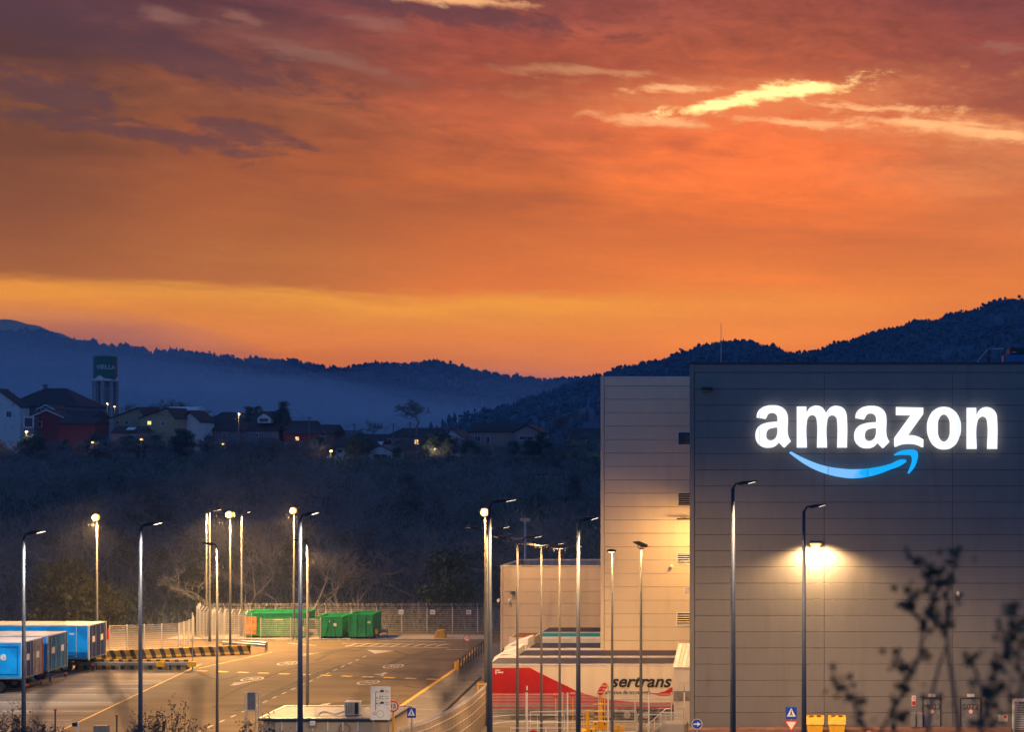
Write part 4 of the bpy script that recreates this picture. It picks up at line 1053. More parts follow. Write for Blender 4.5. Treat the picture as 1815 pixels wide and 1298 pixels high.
def stop_sign(px, py, Y, label, postm='yellow'):
    t = thing('stop_sign', label, 'road sign', (X_(px,Y), Y, 0.14)); zc = Z_(py,Y)-0.14; r = 0.22
    sign_post(t, zc+0.1, 0.03, postm)
    MB().prism([(r*math.cos(math.pi/8+i*math.pi/4), zc+r*math.sin(math.pi/8+i*math.pi/4)) for i in range(8)], -0.02, 0).build('sign_face', M['stop_red'], t)
    wall_text('lettering', 'STOP', 0.15, (0,-0.024,zc), M['white'], t, weight=0.003, ext=0.003)
stop_sign(1071.5,1217,87.6,'farthest and highest of three STOP discs in a receding row')
stop_sign(1067,1223,87.0,'middle one of three STOP discs in a receding row')
stop_sign(1064.5,1228,86.4,'nearest of three STOP discs in a receding row')
stop_sign(1015,1230,86.6,'single STOP disc on an orange post before the red swoosh','yellow')
stop_sign(985,1232,87.2,'STOP disc half hidden behind a lamp pole','yellow')
# white information board
t = thing('information_board', 'white board with truck symbols and a route diagram', 'sign', (X_(674.5,74.5), 74.5, 0.13))
s7 = F/74.5
bz0, bz1 = Z_(1277,74.5)-0.13, Z_(1218,74.5)-0.13; hw = 17.5/s7
MB().bbox(-hw,hw,-0.03,0.03,bz0,bz1,0.01).build('board', M['white'], t)
for x in (-hw+0.1, hw-0.16): MB().box(x,x+0.06,0.031,0.09,0,bz1-0.05).build('post', M['steel'], t)
pb = MB().box(-hw*.5,-hw*.44,-0.036,-0.031,bz0+0.55,bz1-0.3)
for q in (0.28,0.62,0.95): pb.box(-hw*.43,-hw*.25,-0.036,-0.031,bz1-q-0.04,bz1-q)
pb.build('diagram_line', M['black'], t)
for q in (0.26,0.93):
    MB().prism([(-hw*.1,bz1-q-0.06),(hw*.35,bz1-q-0.06),(hw*.35,bz1-q+0.07),(hw*.05,bz1-q+0.07),(-hw*.02,bz1-q+0.01)], -0.036, -0.031).build('truck_symbol', M['black'], t)
MB().box(-hw*.1,hw*.05,-0.036,-0.031,bz1-0.6,bz1-0.53).box(hw*.15,hw*.3,-0.036,-0.031,bz1-0.6,bz1-0.53).box(-hw*.1,hw*.05,-0.036,-0.031,bz1-0.72,bz1-0.66).box(hw*.15,hw*.3,-0.036,-0.031,bz1-0.72,bz1-0.66).build('print_mark', M['grey_paint'], t)
for q in (0.22,0.3,0.55,0.66,0.9,1.0): MB().box(hw*.45,hw*.85,-0.036,-0.031,bz1-q-0.025,bz1-q).build('print_line', M['grey_paint'], t)
ring(MB(),-hw*.6,-0.036,bz0+0.38,0.07,0.1,-0.031,12).build('speed_symbol', M['stop_red'], t)
ring(MB(),hw*0.0,-0.036,bz0+0.33,0.2,0.22,-0.031,16).build('round_symbol', M['grey_paint'], t)

# framed panel left of the guard house
t = thing('framed_panel', 'grey panel held in a tall steel frame beside the guard house', 'sign', (X_(447,77), 77, 0))
s7 = F/77; z1 = Z_(1228,77)
for x in (-0.42,-0.3,0.2,0.38): MB().box(x-0.025,x+0.025,0,0.06,0,z1).build('post', M['offwhite'], t)
MB().box(-0.27,0.17,0.01,0.05,z1-1.05,z1-0.03).build('panel', M['grey_paint'], t)
MB().box(-0.45,0.41,-0.02,-0.002,z1-1.13,z1-1.08).box(-0.45,0.41,-0.02,-0.002,z1-0.03,z1+0.0).build('crossbar', M['offwhite'], t)

# ------------------------------------------------------------------ guard house with roof unit
Yg = 76.5; zg = Z_(1275,Yg)
gx0, gx1 = X_(462,Yg), X_(691,Yg)
gh = thing('guard_house', 'flat roofed cream guard house at the bottom edge', 'building', (gx0, Yg, 0))
L = gx1-gx0
MB().box(0.1,L-0.1,0.1,3.4,0,zg-0.12).build('wall', M['wall_tan'], gh)
MB().box(-0.1,L+0.1,-0.1,3.6,zg-0.11,zg-0.03).build('roof_edge', M['pole_blue'], gh)
MB().box(-0.15,L+0.0,-0.05,0.12,zg-0.02,zg+0.04).box(-0.15,0,0.13,3.6,zg-0.02,zg+0.04).box(0.01,L,3.45,3.6,zg-0.02,zg+0.04).build('parapet', M['steel'], gh)
MB().box(0.01,L,0.13,3.44,zg-0.028,zg-0.0).build('roof', M['grey_paint'], gh)
for i in range(6):
    MB().box(1.2+i*0.9,1.26+i*0.9,0.02,0.098,zg-0.75,zg-0.2).build('window_frame', M['white'], gh)
ring(MB(), L-2.7, 0.05, zg-0.62, 0.28, 0.34, 0.098, 20).build('round_emblem', M['grey_paint'], gh)
t = thing('satellite_box', 'small white box on the front edge of the guard house roof', 'box', (X_(555,Yg-0.1), Yg-0.25, zg-0.55))
MB().bbox(-0.15,0.15,0,0.14,0.2,0.45,0.03).build('box', M['white'], t); MB().box(-0.02,0.02,0.05,0.09,0,0.2).build('stem', M['steel'], t)
t = thing('air_conditioner', 'cream air conditioning unit standing on the guard house roof', 'air conditioner', (X_(623.5,Yg+0.8), Yg+0.8, zg+0.0))
w = 0.45; h = 0.84
MB().bbox(-w,w,0,0.4,0.05,h,0.03).build('casing', M['offwhite'], t)
MB().box(-w+0.06,0.1,-0.02,-0.002,0.12,h-0.06).build('fan_recess', M['grey_paint'], t)
for i in range(4): MB().box(-w+0.08+i*0.13,-w+0.1+i*0.13,-0.04,-0.022,0.13,h-0.08).build('grille_bar', M['offwhite'], t)
for i in range(5): MB().box(-w+0.07,0.09,-0.055,-0.042,0.17+i*0.13,0.185+i*0.13).build('grille_bar', M['offwhite'], t)
MB().box(0.17,w-0.06,-0.02,-0.002,0.1,h-0.05).build('side_vent', M['black'], t)
MB().box(-w+0.05,-w+0.12,0.05,0.35,0,0.05).box(w-0.12,w-0.05,0.05,0.35,0,0.05).build('foot', M['black'], t)
MB().tube([(-w,0.1,0.28),(-w-0.25,0.1,0.16),(-w-0.5,0.1,0.08),(-w-0.8,0.1,0.12),(-w-1.1,0.1,0.2),(-w-1.35,0.1,0.22),(-w-1.5,0.1,0.1),(-w-1.55,0.1,-0.02)], 0.055, 8).build('hose', M['offwhite'], t)

# ------------------------------------------------------------------ curved fence with outriggers, rails and gates before the docks
cpts = [W(700,1300,75.0), W(760,1281,78.0), W(800,1262,81.0), W(835,1240,84.5), W(866,1212,89.0)]
cv = []
for a, c in zip(cpts, cpts[1:]):
    for i in range(6): cv.append(a.lerp(c, i/6))
cv.append(cpts[-1])
cf = thing('curved_wall', 'curved tan screen wall topped with slanted white spikes', 'fence')
for i, (a, c) in enumerate(zip(cv, cv[1:])):
    d = (c - a); d.z = 0; n = Vector((-d.y, d.x, 0)).normalized()*0.05
    e = a.lerp(c, 0.97)
    vs = [(a.x-n.x,a.y-n.y,0),(e.x-n.x,e.y-n.y,0),(e.x+n.x,e.y+n.y,0),(a.x+n.x,a.y+n.y,0),(a.x-n.x,a.y-n.y,a.z),(e.x-n.x,e.y-n.y,e.z),(e.x+n.x,e.y+n.y,e.z),(a.x+n.x,a.y+n.y,a.z)]
    b = MB(); b.add(vs, [(3,2,1,0),(4,5,6,7),(0,1,5,4),(1,2,6,5),(2,3,7,6),(3,0,4,7)]); b.build('wall_panel', M['wall_tan'], cf)
for dz in (0.35, 1.0, 1.6):
    MB().tube([p + Vector((0.1,-0.1,-dz)) for p in cv], 0.02, 4, False).build('rail', M['white'], cf)
sm = MB().tube([(0,0,0),(0.08,0.0,0.16),(0.26,0,0.34)], 0.022, 4).mesh('spike', M['white'])
N = 46
for i in range(N):
    u = i/(N-1)*(len(cv)-1); j = min(int(u), len(cv)-2); p = cv[j].lerp(cv[j+1], u-j)
    put('spike', sm, cf, (p.x, p.y, p.z-0.03), 0)
    
df = fence([(X_(868,87.2),87.2,0.14),(X_(1190,87.2),87.2,0.14)], 'fine mesh fence in front of the cream and red trailer', 2.35, False, False, 2.4)
for i, px in enumerate((934,1006,1078,1150,1213)):
    labs = ['white post with pink cap left of the row before the trailer','second tall white post from the left before the trailer','tall white post right of the STOP discs','fourth tall white post, under the trailer lettering','tall white post beside the wall corner']
    t = thing('fence_post', labs[i], 'post', (X_(px,85.5), 85.5, 0.14)); zc = Z_(1228,85.5)-0.14
    MB().tube([(0,0,0),(0,0,zc)], 0.05, 8).build('shaft', M['white'], t)
    MB().tube([(0,0,zc),(0,0,zc+0.12)], 0.055 if i == 0 else 0.02, 6).build('cap', M['black'], t)
    MB().tube([(0,0,zc+0.12),(0,0,zc+0.42)], 0.05 if i == 0 else 0.015, 6).build('finial', M['white'] if i == 0 else M['black'], t)
def hand_rail(pts_, label, h=1.05, m_='white', bars=2):
    t = thing('hand_rail', label, 'railing')
    for q in range(bars):
        zz = h*(1 - q*0.42)
        MB().tube([Vector(p)+Vector((0,0,zz)) for p in pts_], 0.022, 5).build('rail', M[m_], t)
    for a, c in zip(pts_, pts_[1:]):
        a = Vector(a); c = Vector(c); n = max(1, int((c-a).length/1.6))
        for i in range(n+1):
            p = a.lerp(c, i/n); MB().tube([p, p+Vector((0,0,h))], 0.022, 5).build('post', M[m_], t)
hand_rail([(X_(872,86),86,0.14),(X_(905,86.5),86.5,0.14),(X_(1000,86.5),86.5,0.14)], 'white two bar rail at the left end before the trailer')
hand_rail([(X_(940,84.2),84.2,0.14),(X_(1035,84.6),84.6,0.14)], 'white rail rising towards the yellow gates', 1.75)
hand_rail([(X_(1043,85.2),85.2,0.14),(X_(1128,85.2),85.2,0.14)], 'white rail with rounded top right of the yellow gates', 1.6, bars=3)
hand_rail([(X_(1130,84.6),84.6,0.14),(X_(1172,84.6),84.6,0.14)], 'white rail between the yellow gates and the stair', 1.5, bars=3)
hand_rail([(X_(905,83.3),83.3,0.14),(X_(1030,83.3),83.3,0.14)], 'low pale rail nearest the bottom edge', 0.9)
hand_rail([(X_(1168,84.2),84.2,1.0),(X_(1212,84.2),84.2,1.0)], 'rail around the landing of the stair', 1.1, 'steel', 3)
st = thing('staircase', 'small concrete stair with steel side beam by the wall corner', 'stairs', (X_(1146,84), 84, 0.13))
sw = (X_(1180,84)-X_(1146,84))
for i in range(6):
    MB().box(i*sw/6, (i+1)*sw/6-0.01, 0, 1.2, 0, 0.16*(i+1)).build('step', M['concrete'], st)
MB().box(sw, sw+1.3, 0, 1.2, 0, 0.98).build('landing', M['concrete'], st)
MB().prism([(-0.1,0.0),(sw,0.95),(sw,1.15),(-0.1,0.2)][::-1], -0.08, -0.01).build('side_beam', M['steel'], st)
MB().tube([(0,-0.05,0.9),(sw,-0.05,2.0),(sw+0.35,-0.05,2.0)], 0.025, 6).build('handrail', M['white'], st)
for i in range(3): MB().tube([(i*sw/3+.1,-0.05,0.15+i*0.3),(i*sw/3+.1,-0.05,1.0+i*0.36)], 0.02, 5).build('baluster', M['white'], st)
# balusters on the rail at the landing
bl = thing('railing_grid', 'fine upright bars under the landing rail at the wall corner', 'railing', (X_(1170,83.8), 83.8, 0.14))
bm = MB().tube([(0,0,0.0),(0,0,1.5)], 0.012, 4, False).mesh('bar', M['white'])
for i in range(26): put('bar', bm, bl, (i*0.06, 0, 0.3))
MB().tube([(0,0,1.8),(1.5,0,1.8)], 0.02, 5).build('rail', M['white'], bl); MB().tube([(0,0,0.3),(1.5,0,0.3)], 0.02, 5).build('rail', M['white'], bl)
# yellow swing gates
def yellow_gate(px, Y, label, sc_=1.0):
    t = thing('yellow_gate', label, 'gate', (X_(px,Y), Y, 0.14))
    MB().box(-0.1,0.1,-0.1,0.1,0,1.9*sc_).build('column', M['yellow'], t)
    for z, w_ in ((1.88,0.5),(1.4,0.4),(1.05,0.42)): MB().box(-w_,w_,-0.14,-0.101,z*sc_-0.04,z*sc_+0.04).build('crossbar', M['yellow'], t)
    for x in (-0.3,0.3): MB().box(x-0.17,x+0.17,-0.22,0.12,0.22*sc_,0.72*sc_).build('drive_box', M['yellow'], t)
    for x in (-0.3,0.3): MB().tube([(x,-0.24,0.6*sc_),(x,-0.221,0.6*sc_)],0.06,10).build('button', M['black'], t)
    MB().box(-0.5,0.5,-0.16,0.16,0,0.06).build('foot_plate', M['black'], t)
yellow_gate(1041, 84.0, 'yellow barrier machine standing left of the STOP discs')
yellow_gate(1065, 87.1-1.0, 'yellow barrier machine below the row of STOP discs')
yellow_gate(1096, 84.3, 'low yellow barrier box right of the STOP discs', 0.45)
t = thing('yellow_block', 'wide yellow plastic block on the ground left of the barrier machines', 'barrier', (X_(1023,83.2), 83.2, 0.14))
MB().prism([(-0.7,0),(0.7,0),(0.55,0.75),(-0.2,0.6)][::-1], 0, 0.5).build('block', M['yellow'], t)
t = thing('yellow_stand', 'yellow steel stand in front of the left end of the docks', 'frame', (X_(853,97.5), 97.5, 0.13))
MB().box(-0.3,-0.2,0,0.1,0.08,1.15).box(0.25,0.35,0,0.1,0.08,1.0).build('upright', M['yellow'], t); MB().box(-0.3,0.9,-0.03,-0.001,0.95,1.1).box(-0.3,0.9,-0.03,-0.001,0.5,0.6).build('crossbar', M['yellow'], t)
MB().box(-0.6,0.3,-0.2,0.3,0,0.08).build('base', M['black'], t)
t = thing('yellow_bollard', 'short yellow bollard at the bend of the yellow kerb', 'bollard', (*G(812,1192)[:2], 0.13)); MB().tube([(0,0,0),(0,0,0.8),(0,0,0.85)], [0.09,0.09,0.05], 10).build('shaft', M['yellow'], t); MB().box(-0.3,-0.12,-0.05,0.05,0.2,0.75).build('wing', M['yellow'], t)
# black railing beside the kerb
t = thing('black_railing', 'black railing climbing beside the yellow kerb at the docks', 'railing')
ra, rb_ = G(815,1189,0.13), G(866,1150,0.13)
MB().tube([ra+Vector((0,0,1.0)), rb_+Vector((0,0,1.0))], 0.035, 5).build('rail', M['trim_dark'], t)
MB().tube([ra+Vector((0,0,0.55)), rb_+Vector((0,0,0.55))], 0.03, 5).build('rail', M['trim_dark'], t)
MB().tube([ra+Vector((0,0,0.15)), rb_+Vector((0,0,0.15))], 0.03, 5).build('rail', M['trim_dark'], t)
for i in range(12): p = ra.lerp(rb_, i/11); MB().box(p.x-0.04,p.x+0.04,p.y-0.04,p.y+0.04,0.13,1.15).build('post', M['trim_dark'], t)
# thin posts
for px, y0, y1, lab in ((811,1185,1239,'thin steel post on the pavement right of the yellow kerb'),(705,1232,1290,'thin steel post right of the round sign on the yellow post'),(341,1130,1188,'thin post at the right end of the straight guard rail'),(818,1135,1176,'slim post next to the far speed limit sign')):
    g = G(px, y1, 0.0); t = thing('thin_post', lab, 'post', (g.x, g.y, 0.0)); MB().tube([(0,0,0),(0,0,Z_(y0,g.y))], 0.03, 6).build('shaft', M['steel'], t)
# markers at the bottom left
for px, py, lab in ((98,1262,'thin dark post with orange cap left at the bottom edge'),(207,1272,'thin dark post with orange cap near the second tall shrub'),(291,1282,'thin post with orange cap inside the leafy shrub')):
    t = thing('marker_post', lab, 'post', (X_(px,70), 70, terrain(X_(px,70),70)-0.1)); zc = Z_(py,70)-terrain(X_(px,70),70)+0.1
    MB().tube([(0,0,0),(0,0,zc)], 0.035, 6).build('shaft', M['trim_dark'], t); MB().tube([(0,0,zc),(0,0,zc+0.12)], 0.07, 8).build('cap', M['orange_red'], t)
t = thing('camera_post', 'white post with a small black camera at the bottom left', 'camera', (X_(138,70), 70, 0.2)); zc = Z_(1281,70)-0.2
MB().box(-0.03,0.04,0,0.06,0,zc).build('post', M['white'], t); MB().box(-0.25,-0.05,-0.1,0.1,zc-0.22,zc-0.02).build('camera_body', M['black'], t)
t = thing('control_box', 'small grey two door box at the bottom edge right of the camera post', 'box', (X_(177,70), 70, 0.2)); zc = Z_(1288,70)-0.2
MB().box(-0.35,-0.01,0,0.3,0.3,zc).build('door', M['grey_paint'], t); MB().box(0.01,0.35,0,0.3,0.3,zc).build('door', M['grey_paint'], t); MB().box(-0.3,0.3,0.05,0.25,0,0.298).build('plinth', M['concrete'], t)

# yellow bins
def ybin(px, label):
    t = thing('yellow_bin', label, 'bin', (X_(px,78), 78, 1.77)); zt_ = Z_(1271,78)-1.77; w_ = 0.53
    MB().prism([(-w_*.75,0),(w_*.75,0),(w_*.93,zt_-0.42),(-w_*.93,zt_-0.42)], -0.35, 0.35).build('bin_body', M['yellow_bin'], t)
    lid = MB().prismx([(-0.45,zt_-0.42),(-0.45,zt_-0.38),(-0.3,zt_-0.12),(0.0,zt_),(0.4,zt_),(0.4,zt_-0.42)], -w_, w_).build('lid', M['yellow_bin'], t)
    for x in (-0.36,0.08): MB().box(x,x+0.26,-0.1,0.2,zt_+0.002,zt_+0.035).build('grip', M['brown'], lid)
    for x in (-0.3,0.0,0.3): MB().prism([(x-0.03,0.1),(x+0.03,0.1),(x+0.04,zt_-0.45),(x-0.04,zt_-0.45)], -0.385, -0.352).build('rib', M['yellow_bin'], t)
    for x in (-0.35,0.35): MB().tube([(x-0.03,-0.2,0.1),(x+0.03,-0.2,0.1)],0.1,10).build('wheel', M['black'], t)
ybin(1445, 'left one of two yellow lidded bins under the sign wall'); ybin(1483.5, 'right one of two yellow lidded bins under the sign wall')

# ------------------------------------------------------------------ lamps
def spot(parent, loc, power, col, size=150, rad=0.25, aim=None, blend=0.6):
    d = bpy.data.lights.new('lamp_light', 'SPOT'); d.energy = power; d.color = col; d.spot_size = math.radians(size); d.spot_blend = blend; d.shadow_soft_size = rad
    o = bpy.data.objects.new('lamp_light', d); COL.objects.link(o); o.parent = parent; o.location = loc
    if aim is not None: o.rotation_euler = Vector(aim).to_track_quat('-Z','Y').to_euler()
    return o
def pointl(parent, loc, power, col, rad=0.2):
    d = bpy.data.lights.new('lamp_light', 'POINT'); d.energy = power; d.color = col; d.shadow_soft_size = rad
    o = bpy.data.objects.new('lamp_light', d); COL.objects.link(o); o.parent = parent; o.location = loc
WARM = (1.0, 0.58, 0.22); LED = (1.0, 0.80, 0.56); SOD = (1.0, 0.54, 0.16)
GY = 'yard lamp posts'
def head(parent, zt, side, L=0.95, dx=0.0, lit=True, tilt=0.06):
    s_ = side
    MB().tube([(dx,0,zt-0.25),(dx+s_*0.12,0,zt-0.03),(dx+s_*0.3,0,zt+0.02)], [0.05,0.045,0.04], 6).build('arm', M['black'], parent)
    x0, x1 = dx+s_*0.22, dx+s_*(0.22+L)
    prof = [(x0,zt-0.06),(x0+s_*0.15,zt+0.08),(x0+s_*L*0.45,zt+0.10),(x1,zt+0.05+tilt),(x1,zt+0.02+tilt),(x0+s_*L*0.5,zt-0.02),(x0+s_*0.1,zt-0.08)]
    if s_ > 0: prof = prof[::-1]
    h_ = MB().prism(prof, -0.17, 0.17).build('lamp_head', M['black'], parent)
    xa_, xb_ = x0+s_*L*0.55, x0+s_*L*0.9
    za_, zb_ = zt-0.02+(0.04+tilt)*0.1-0.008, zt-0.02+(0.04+tilt)*0.8-0.008
    lz = [(xa_,za_),(xb_,zb_),(xb_,zb_+0.006),(xa_,za_+0.006)]
    MB().prism(lz if s_ > 0 else lz[::-1], -0.12, 0.12).build('lens', M['lamp_led'] if lit else M['white'], h_)
def lamp(px, ytop, Y, kind, label, side=1, power=3500, col=WARM, pm='pole_grey', r=(0.10,0.055), L=0.95, aim=(0,0,-1), size=150):
    X = X_(px,Y); zb = terrain(X,Y) if not (72 < Y < 131) else 0.0
    zt_ = Z_(ytop,Y)-zb
    t = thing('lamp_post', label, 'street lamp', (X,Y,zb), group=GY)
    MB().tube([(0,0,0),(0,0,0.9),(0,0,zt_-0.2)], [r[0]*1.25,r[0],r[1]], 12).build('pole', M[pm], t, smooth=True)
    MB().box(-r[0]*2,r[0]*2,-r[0]*2,r[0]*2,0,0.03).build('base_plate', M['steel'], t)
    if kind == 'single':
        head(t, zt_, side, L)
        if power: spot(t, (side*(0.8 if Y < 60 else 0.5),0,zt_-0.25), power, col, size, aim=aim)
    elif kind == 'double':
        head(t, zt_, 1, L, 0.35); head(t, zt_, -1, L, -0.35)
        MB().tube([(-0.6,0,zt_-0.02),(0,0,zt_-0.12),(0.6,0,zt_-0.02)], 0.035, 6).build('cross_arm', M['steel'], t)
        if power:
            spot(t, (0.9,0,zt_-0.2), power/2, col, size, aim=aim); spot(t, (-0.9,0,zt_-0.2), power/2, col, size, aim=aim)
    elif kind == 'flood':
        MB().box(-0.4,0.4,-0.06,0.06,zt_-0.2,zt_-0.14).build('cross_arm', M['steel'], t)
        for x in (-0.3,0.0,0.3):
            MB().box(x-0.12,x+0.12,-0.15,0.1,zt_-0.13,zt_+0.08).build('lamp_head', M['steel'], t)
    elif kind == 'twin':
        MB().tube([(0,0,zt_-0.3),(-0.2,0,zt_-0.15),(-0.2,0,zt_)], 0.03, 6).build('yoke', M['black'], t)
        MB().tube([(0,0,zt_-0.3),(0.2,0,zt_-0.15),(0.2,0,zt_)], 0.03, 6).build('yoke', M['black'], t)
        MB().prism([(-0.5,zt_+0.22),(-0.15,zt_+0.25),(0.42,zt_-0.0),(0.42,zt_-0.12),(0.1,zt_-0.1),(-0.45,zt_+0.17)][::-1], -0.25, 0.25).build('lamp_head', M['black'], t)
        MB().box(-0.05,0.35,-0.2,0.2,zt_-0.16,zt_-0.13).build('lens', M['white'], t)
        if power: spot(t, (0.1,0,zt_-0.3), power, col, size, aim=aim)
    elif kind == 'flat':
        MB().tube([(0,0,zt_-0.22),(0,-0.15,zt_-0.08)], 0.05, 8).build('arm', M['steel'], t)
        MB().tube([(0,-0.25,zt_-0.1),(0,-0.25,zt_-0.02),(0,-0.25,zt_+0.05)], [0.28,0.3,0.1], 14).build('lamp_head', M['black'], t)
        MB().tube([(0,-0.25,zt_-0.13),(0,-0.25,zt_-0.105)], 0.2, 12).build('lens', M['lamp_led'], t)
        if power: spot(t, (0,-0.25,zt_-0.2), power, col, size, aim=aim)
    elif kind == 'lit':
        MB().prismx([(-0.1,-0.12+zt_),(0.28,-0.25+zt_),(0.32,0.16+zt_),(-0.06,0.26+zt_)], -0.3, 0.3).build('lamp_head', M['trim_dark'], t)
        MB().prismx([(-0.13,-0.12+zt_),(-0.11,-0.12+zt_),(-0.07,0.24+zt_),(-0.09,0.24+zt_)], -0.27, 0.27).build('lens', M['lamp_warm'], t)
        MB().tube([(0,-0.12,zt_+0.02),(0,-0.24,zt_+0.02),(0,-0.38,zt_+0.02),(0,-0.46,zt_+0.02)], [0.33,0.33,0.24,0.05], 18).build('glare_bowl', M['lamp_warm'], t, smooth=True)  # bowl sized and coloured as the amber glare round the lamp
        MB().tube([(0,-0.40,zt_+0.02),(0,-0.48,zt_+0.02),(0,-0.52,zt_+0.02)], [0.17,0.14,0.05], 14).build('lamp_core', M['lamp_core'], t, smooth=True)
        if power: pointl(t, (0,-0.66,zt_+0.02), power*0.13, SOD, 0.12)
        if power: spot(t, (0,-0.32,zt_-0.5), power*0.8, col, 165, aim=(0,-0.5,-1) if aim == (0,0,-1) else aim, rad=0.25)
    return t
lamp(172,918,122,'lit','glowing lamp post standing behind the cyan trailer',power=15000,col=SOD)
lamp(408,913,119.5,'lit','glowing lamp post by the curved mesh fence',power=15000,col=SOD)
lamp(521,906,126,'lit','glowing lamp post behind the long green container',power=15000,col=SOD)
lamp(860,909,101,'lit','glowing lamp post left of the low building',power=4800,col=SOD,aim=(0.1,0.05,-1))
lamp(42,945,57,'single','leftmost lamp post, head pointing right, before the blue trailers',1,2600,LED,'pole_blue',(0.10,0.055),0.75)
lamp(249,930,57,'single','tall lamp post rising from the leafy shrub, head to the right',1,2600,LED,'pole_blue',(0.10,0.06),0.75)
lamp(366,906,127.5,'single','left one of two lamp posts standing close together by the curved fence',1,7500,WARM)
lamp(371.5,905,125,'single','right one of two lamp posts standing close together by the curved fence',1,7500,WARM)
lamp(385,965,85,'single','lamp post with its head to the left before the yellow dashed line',-1,7500,WARM,'pole_grey',(0.09,0.05),0.75)
lamp(428,909,128,'single','slim lamp post behind the orange board of the long container',1,7500,WARM,L=0.7)
lamp(532,912,57,'single','thick dark blue lamp post cutting through the middle of the yard',1,3200,LED,'pole_blue',(0.13,0.07),0.6)
lamp(545,959,90,'single','pale lamp post just right of the thick dark blue one',-1,8000,WARM,'pole_grey',(0.11,0.06),0.8)
lamp(868,889,57,'single','thick dark blue lamp post at the left end of the red trailer',1,8000,WARM,'pole_blue',(0.14,0.075),1.0,aim=(0.3,0.6,-1),size=132)
lamp(864,936,88,'double','double armed lamp post just left of the thick dark blue one',1,6000,WARM,'pole_grey',(0.09,0.05),1.0)
lamp(917,953,84,'double','double armed lamp post nearest the red trailer front',1,1400,WARM,'pole_grey',(0.10,0.055),1.1)
lamp(959.5,965,84.5,'double','double armed lamp post, middle one of three before the low building',1,1400,WARM,'pole_grey',(0.09,0.05),1.0)
lamp(992,971,85,'double','double armed lamp post, right one of three before the low building',1,1400,WARM,'pole_grey',(0.09,0.05),1.0)
lamp(931,921,118,'flood','floodlight mast with three small heads behind the low building',1,0,WARM,'steel',(0.13,0.10))
lamp(1025,921,57,'single','thick dark blue lamp post in front of the low building, head right',1,6500,WARM,'pole_blue',(0.12,0.065),0.7,aim=(0.0,0.6,-1),size=132)
lamp(1085,975,83.5,'flat','lamp post with small flat round head before the beige block',1,1000,WARM,'pole_grey',(0.10,0.055),aim=(0,0.35,-1),size=172)
lamp(1136,967,83.5,'twin','lamp post with tilted floodlight head before the beige block',1,1000,WARM,'pole_grey',(0.11,0.06),aim=(0,0.35,-1),size=172)
lamp(1299,857,57,'single','tall lamp post at the left of the sign wall, its head glinting',1,8000,(1,0.66,0.34),'pole_blue',(0.14,0.08),0.85,aim=(0.05,0.55,-1),size=104)
lamp(1425,898,57,'single','tall lamp post under the lit lettering beside the bright wall lamp',1,8500,(1,0.66,0.34),'pole_blue',(0.12,0.07),0.8,aim=(0.45,0.55,-1),size=104)

lamp(-70,930,92,'single','added unseen lamp post beyond the left edge lighting the lettered blue trailer',1,7000,(0.95,0.95,0.95),aim=(0.0,0.75,-1),size=84)  # out-of-view post added to brighten the blue trailers
lamp(-240,930,112,'single','added unseen lamp post beyond the left edge behind the trailer row',1,4500,WARM)  # added out of view as well, for light on the trailer row
lamp(-330,930,84,'single','added unseen lamp post beyond the left edge nearest the apron',1,2500,WARM)  # third added post out of view, light for apron and trailers
# bright wall lamp on the sign wall
t = thing('wall_lamp', 'glaring wall lamp in a warm pool of light under the letters', 'wall lamp', (X_(1446,YA), YA, Z_(962,YA)))
MB().prismx([(0,0.1),(-0.5,0.08),(-0.55,0.0),(-0.45,-0.02),(0,-0.1)], -0.35, 0.35).build('lamp_housing', M['trim_dark'], t)
MB().tube([(0,-0.3,0.0),(0,-0.3,-0.12),(0,-0.3,-0.26),(0,-0.3,-0.34)], [0.34,0.36,0.26,0.05], 16).build('lens', M['lamp_warm'], t, smooth=True)
spot(t, (0,-0.75,-0.2), 4600, (1.0,0.62,0.27), 160, rad=0.2, aim=(0,0.25,-1), blend=0.5)
# lamp on the side of the sign wall lighting the beige block
t = thing('wall_lamp', 'hidden side lamp that washes the beige block with yellow light', 'wall lamp', (xa0-0.02, 92.0, Z_(930,92)))
MB().box(-0.6,-0.02,-0.2,0.2,-0.1,0.1).build('lamp_housing', M['trim_dark'], t); MB().box(-0.56,-0.1,-0.16,0.16,-0.13,-0.103).build('lens', M['lamp_warm'], t)
spot(t, (-0.5,0.3,-0.2), 3600, SOD, 178, rad=0.3, aim=(-0.45,0.35,-0.8), blend=0.8)

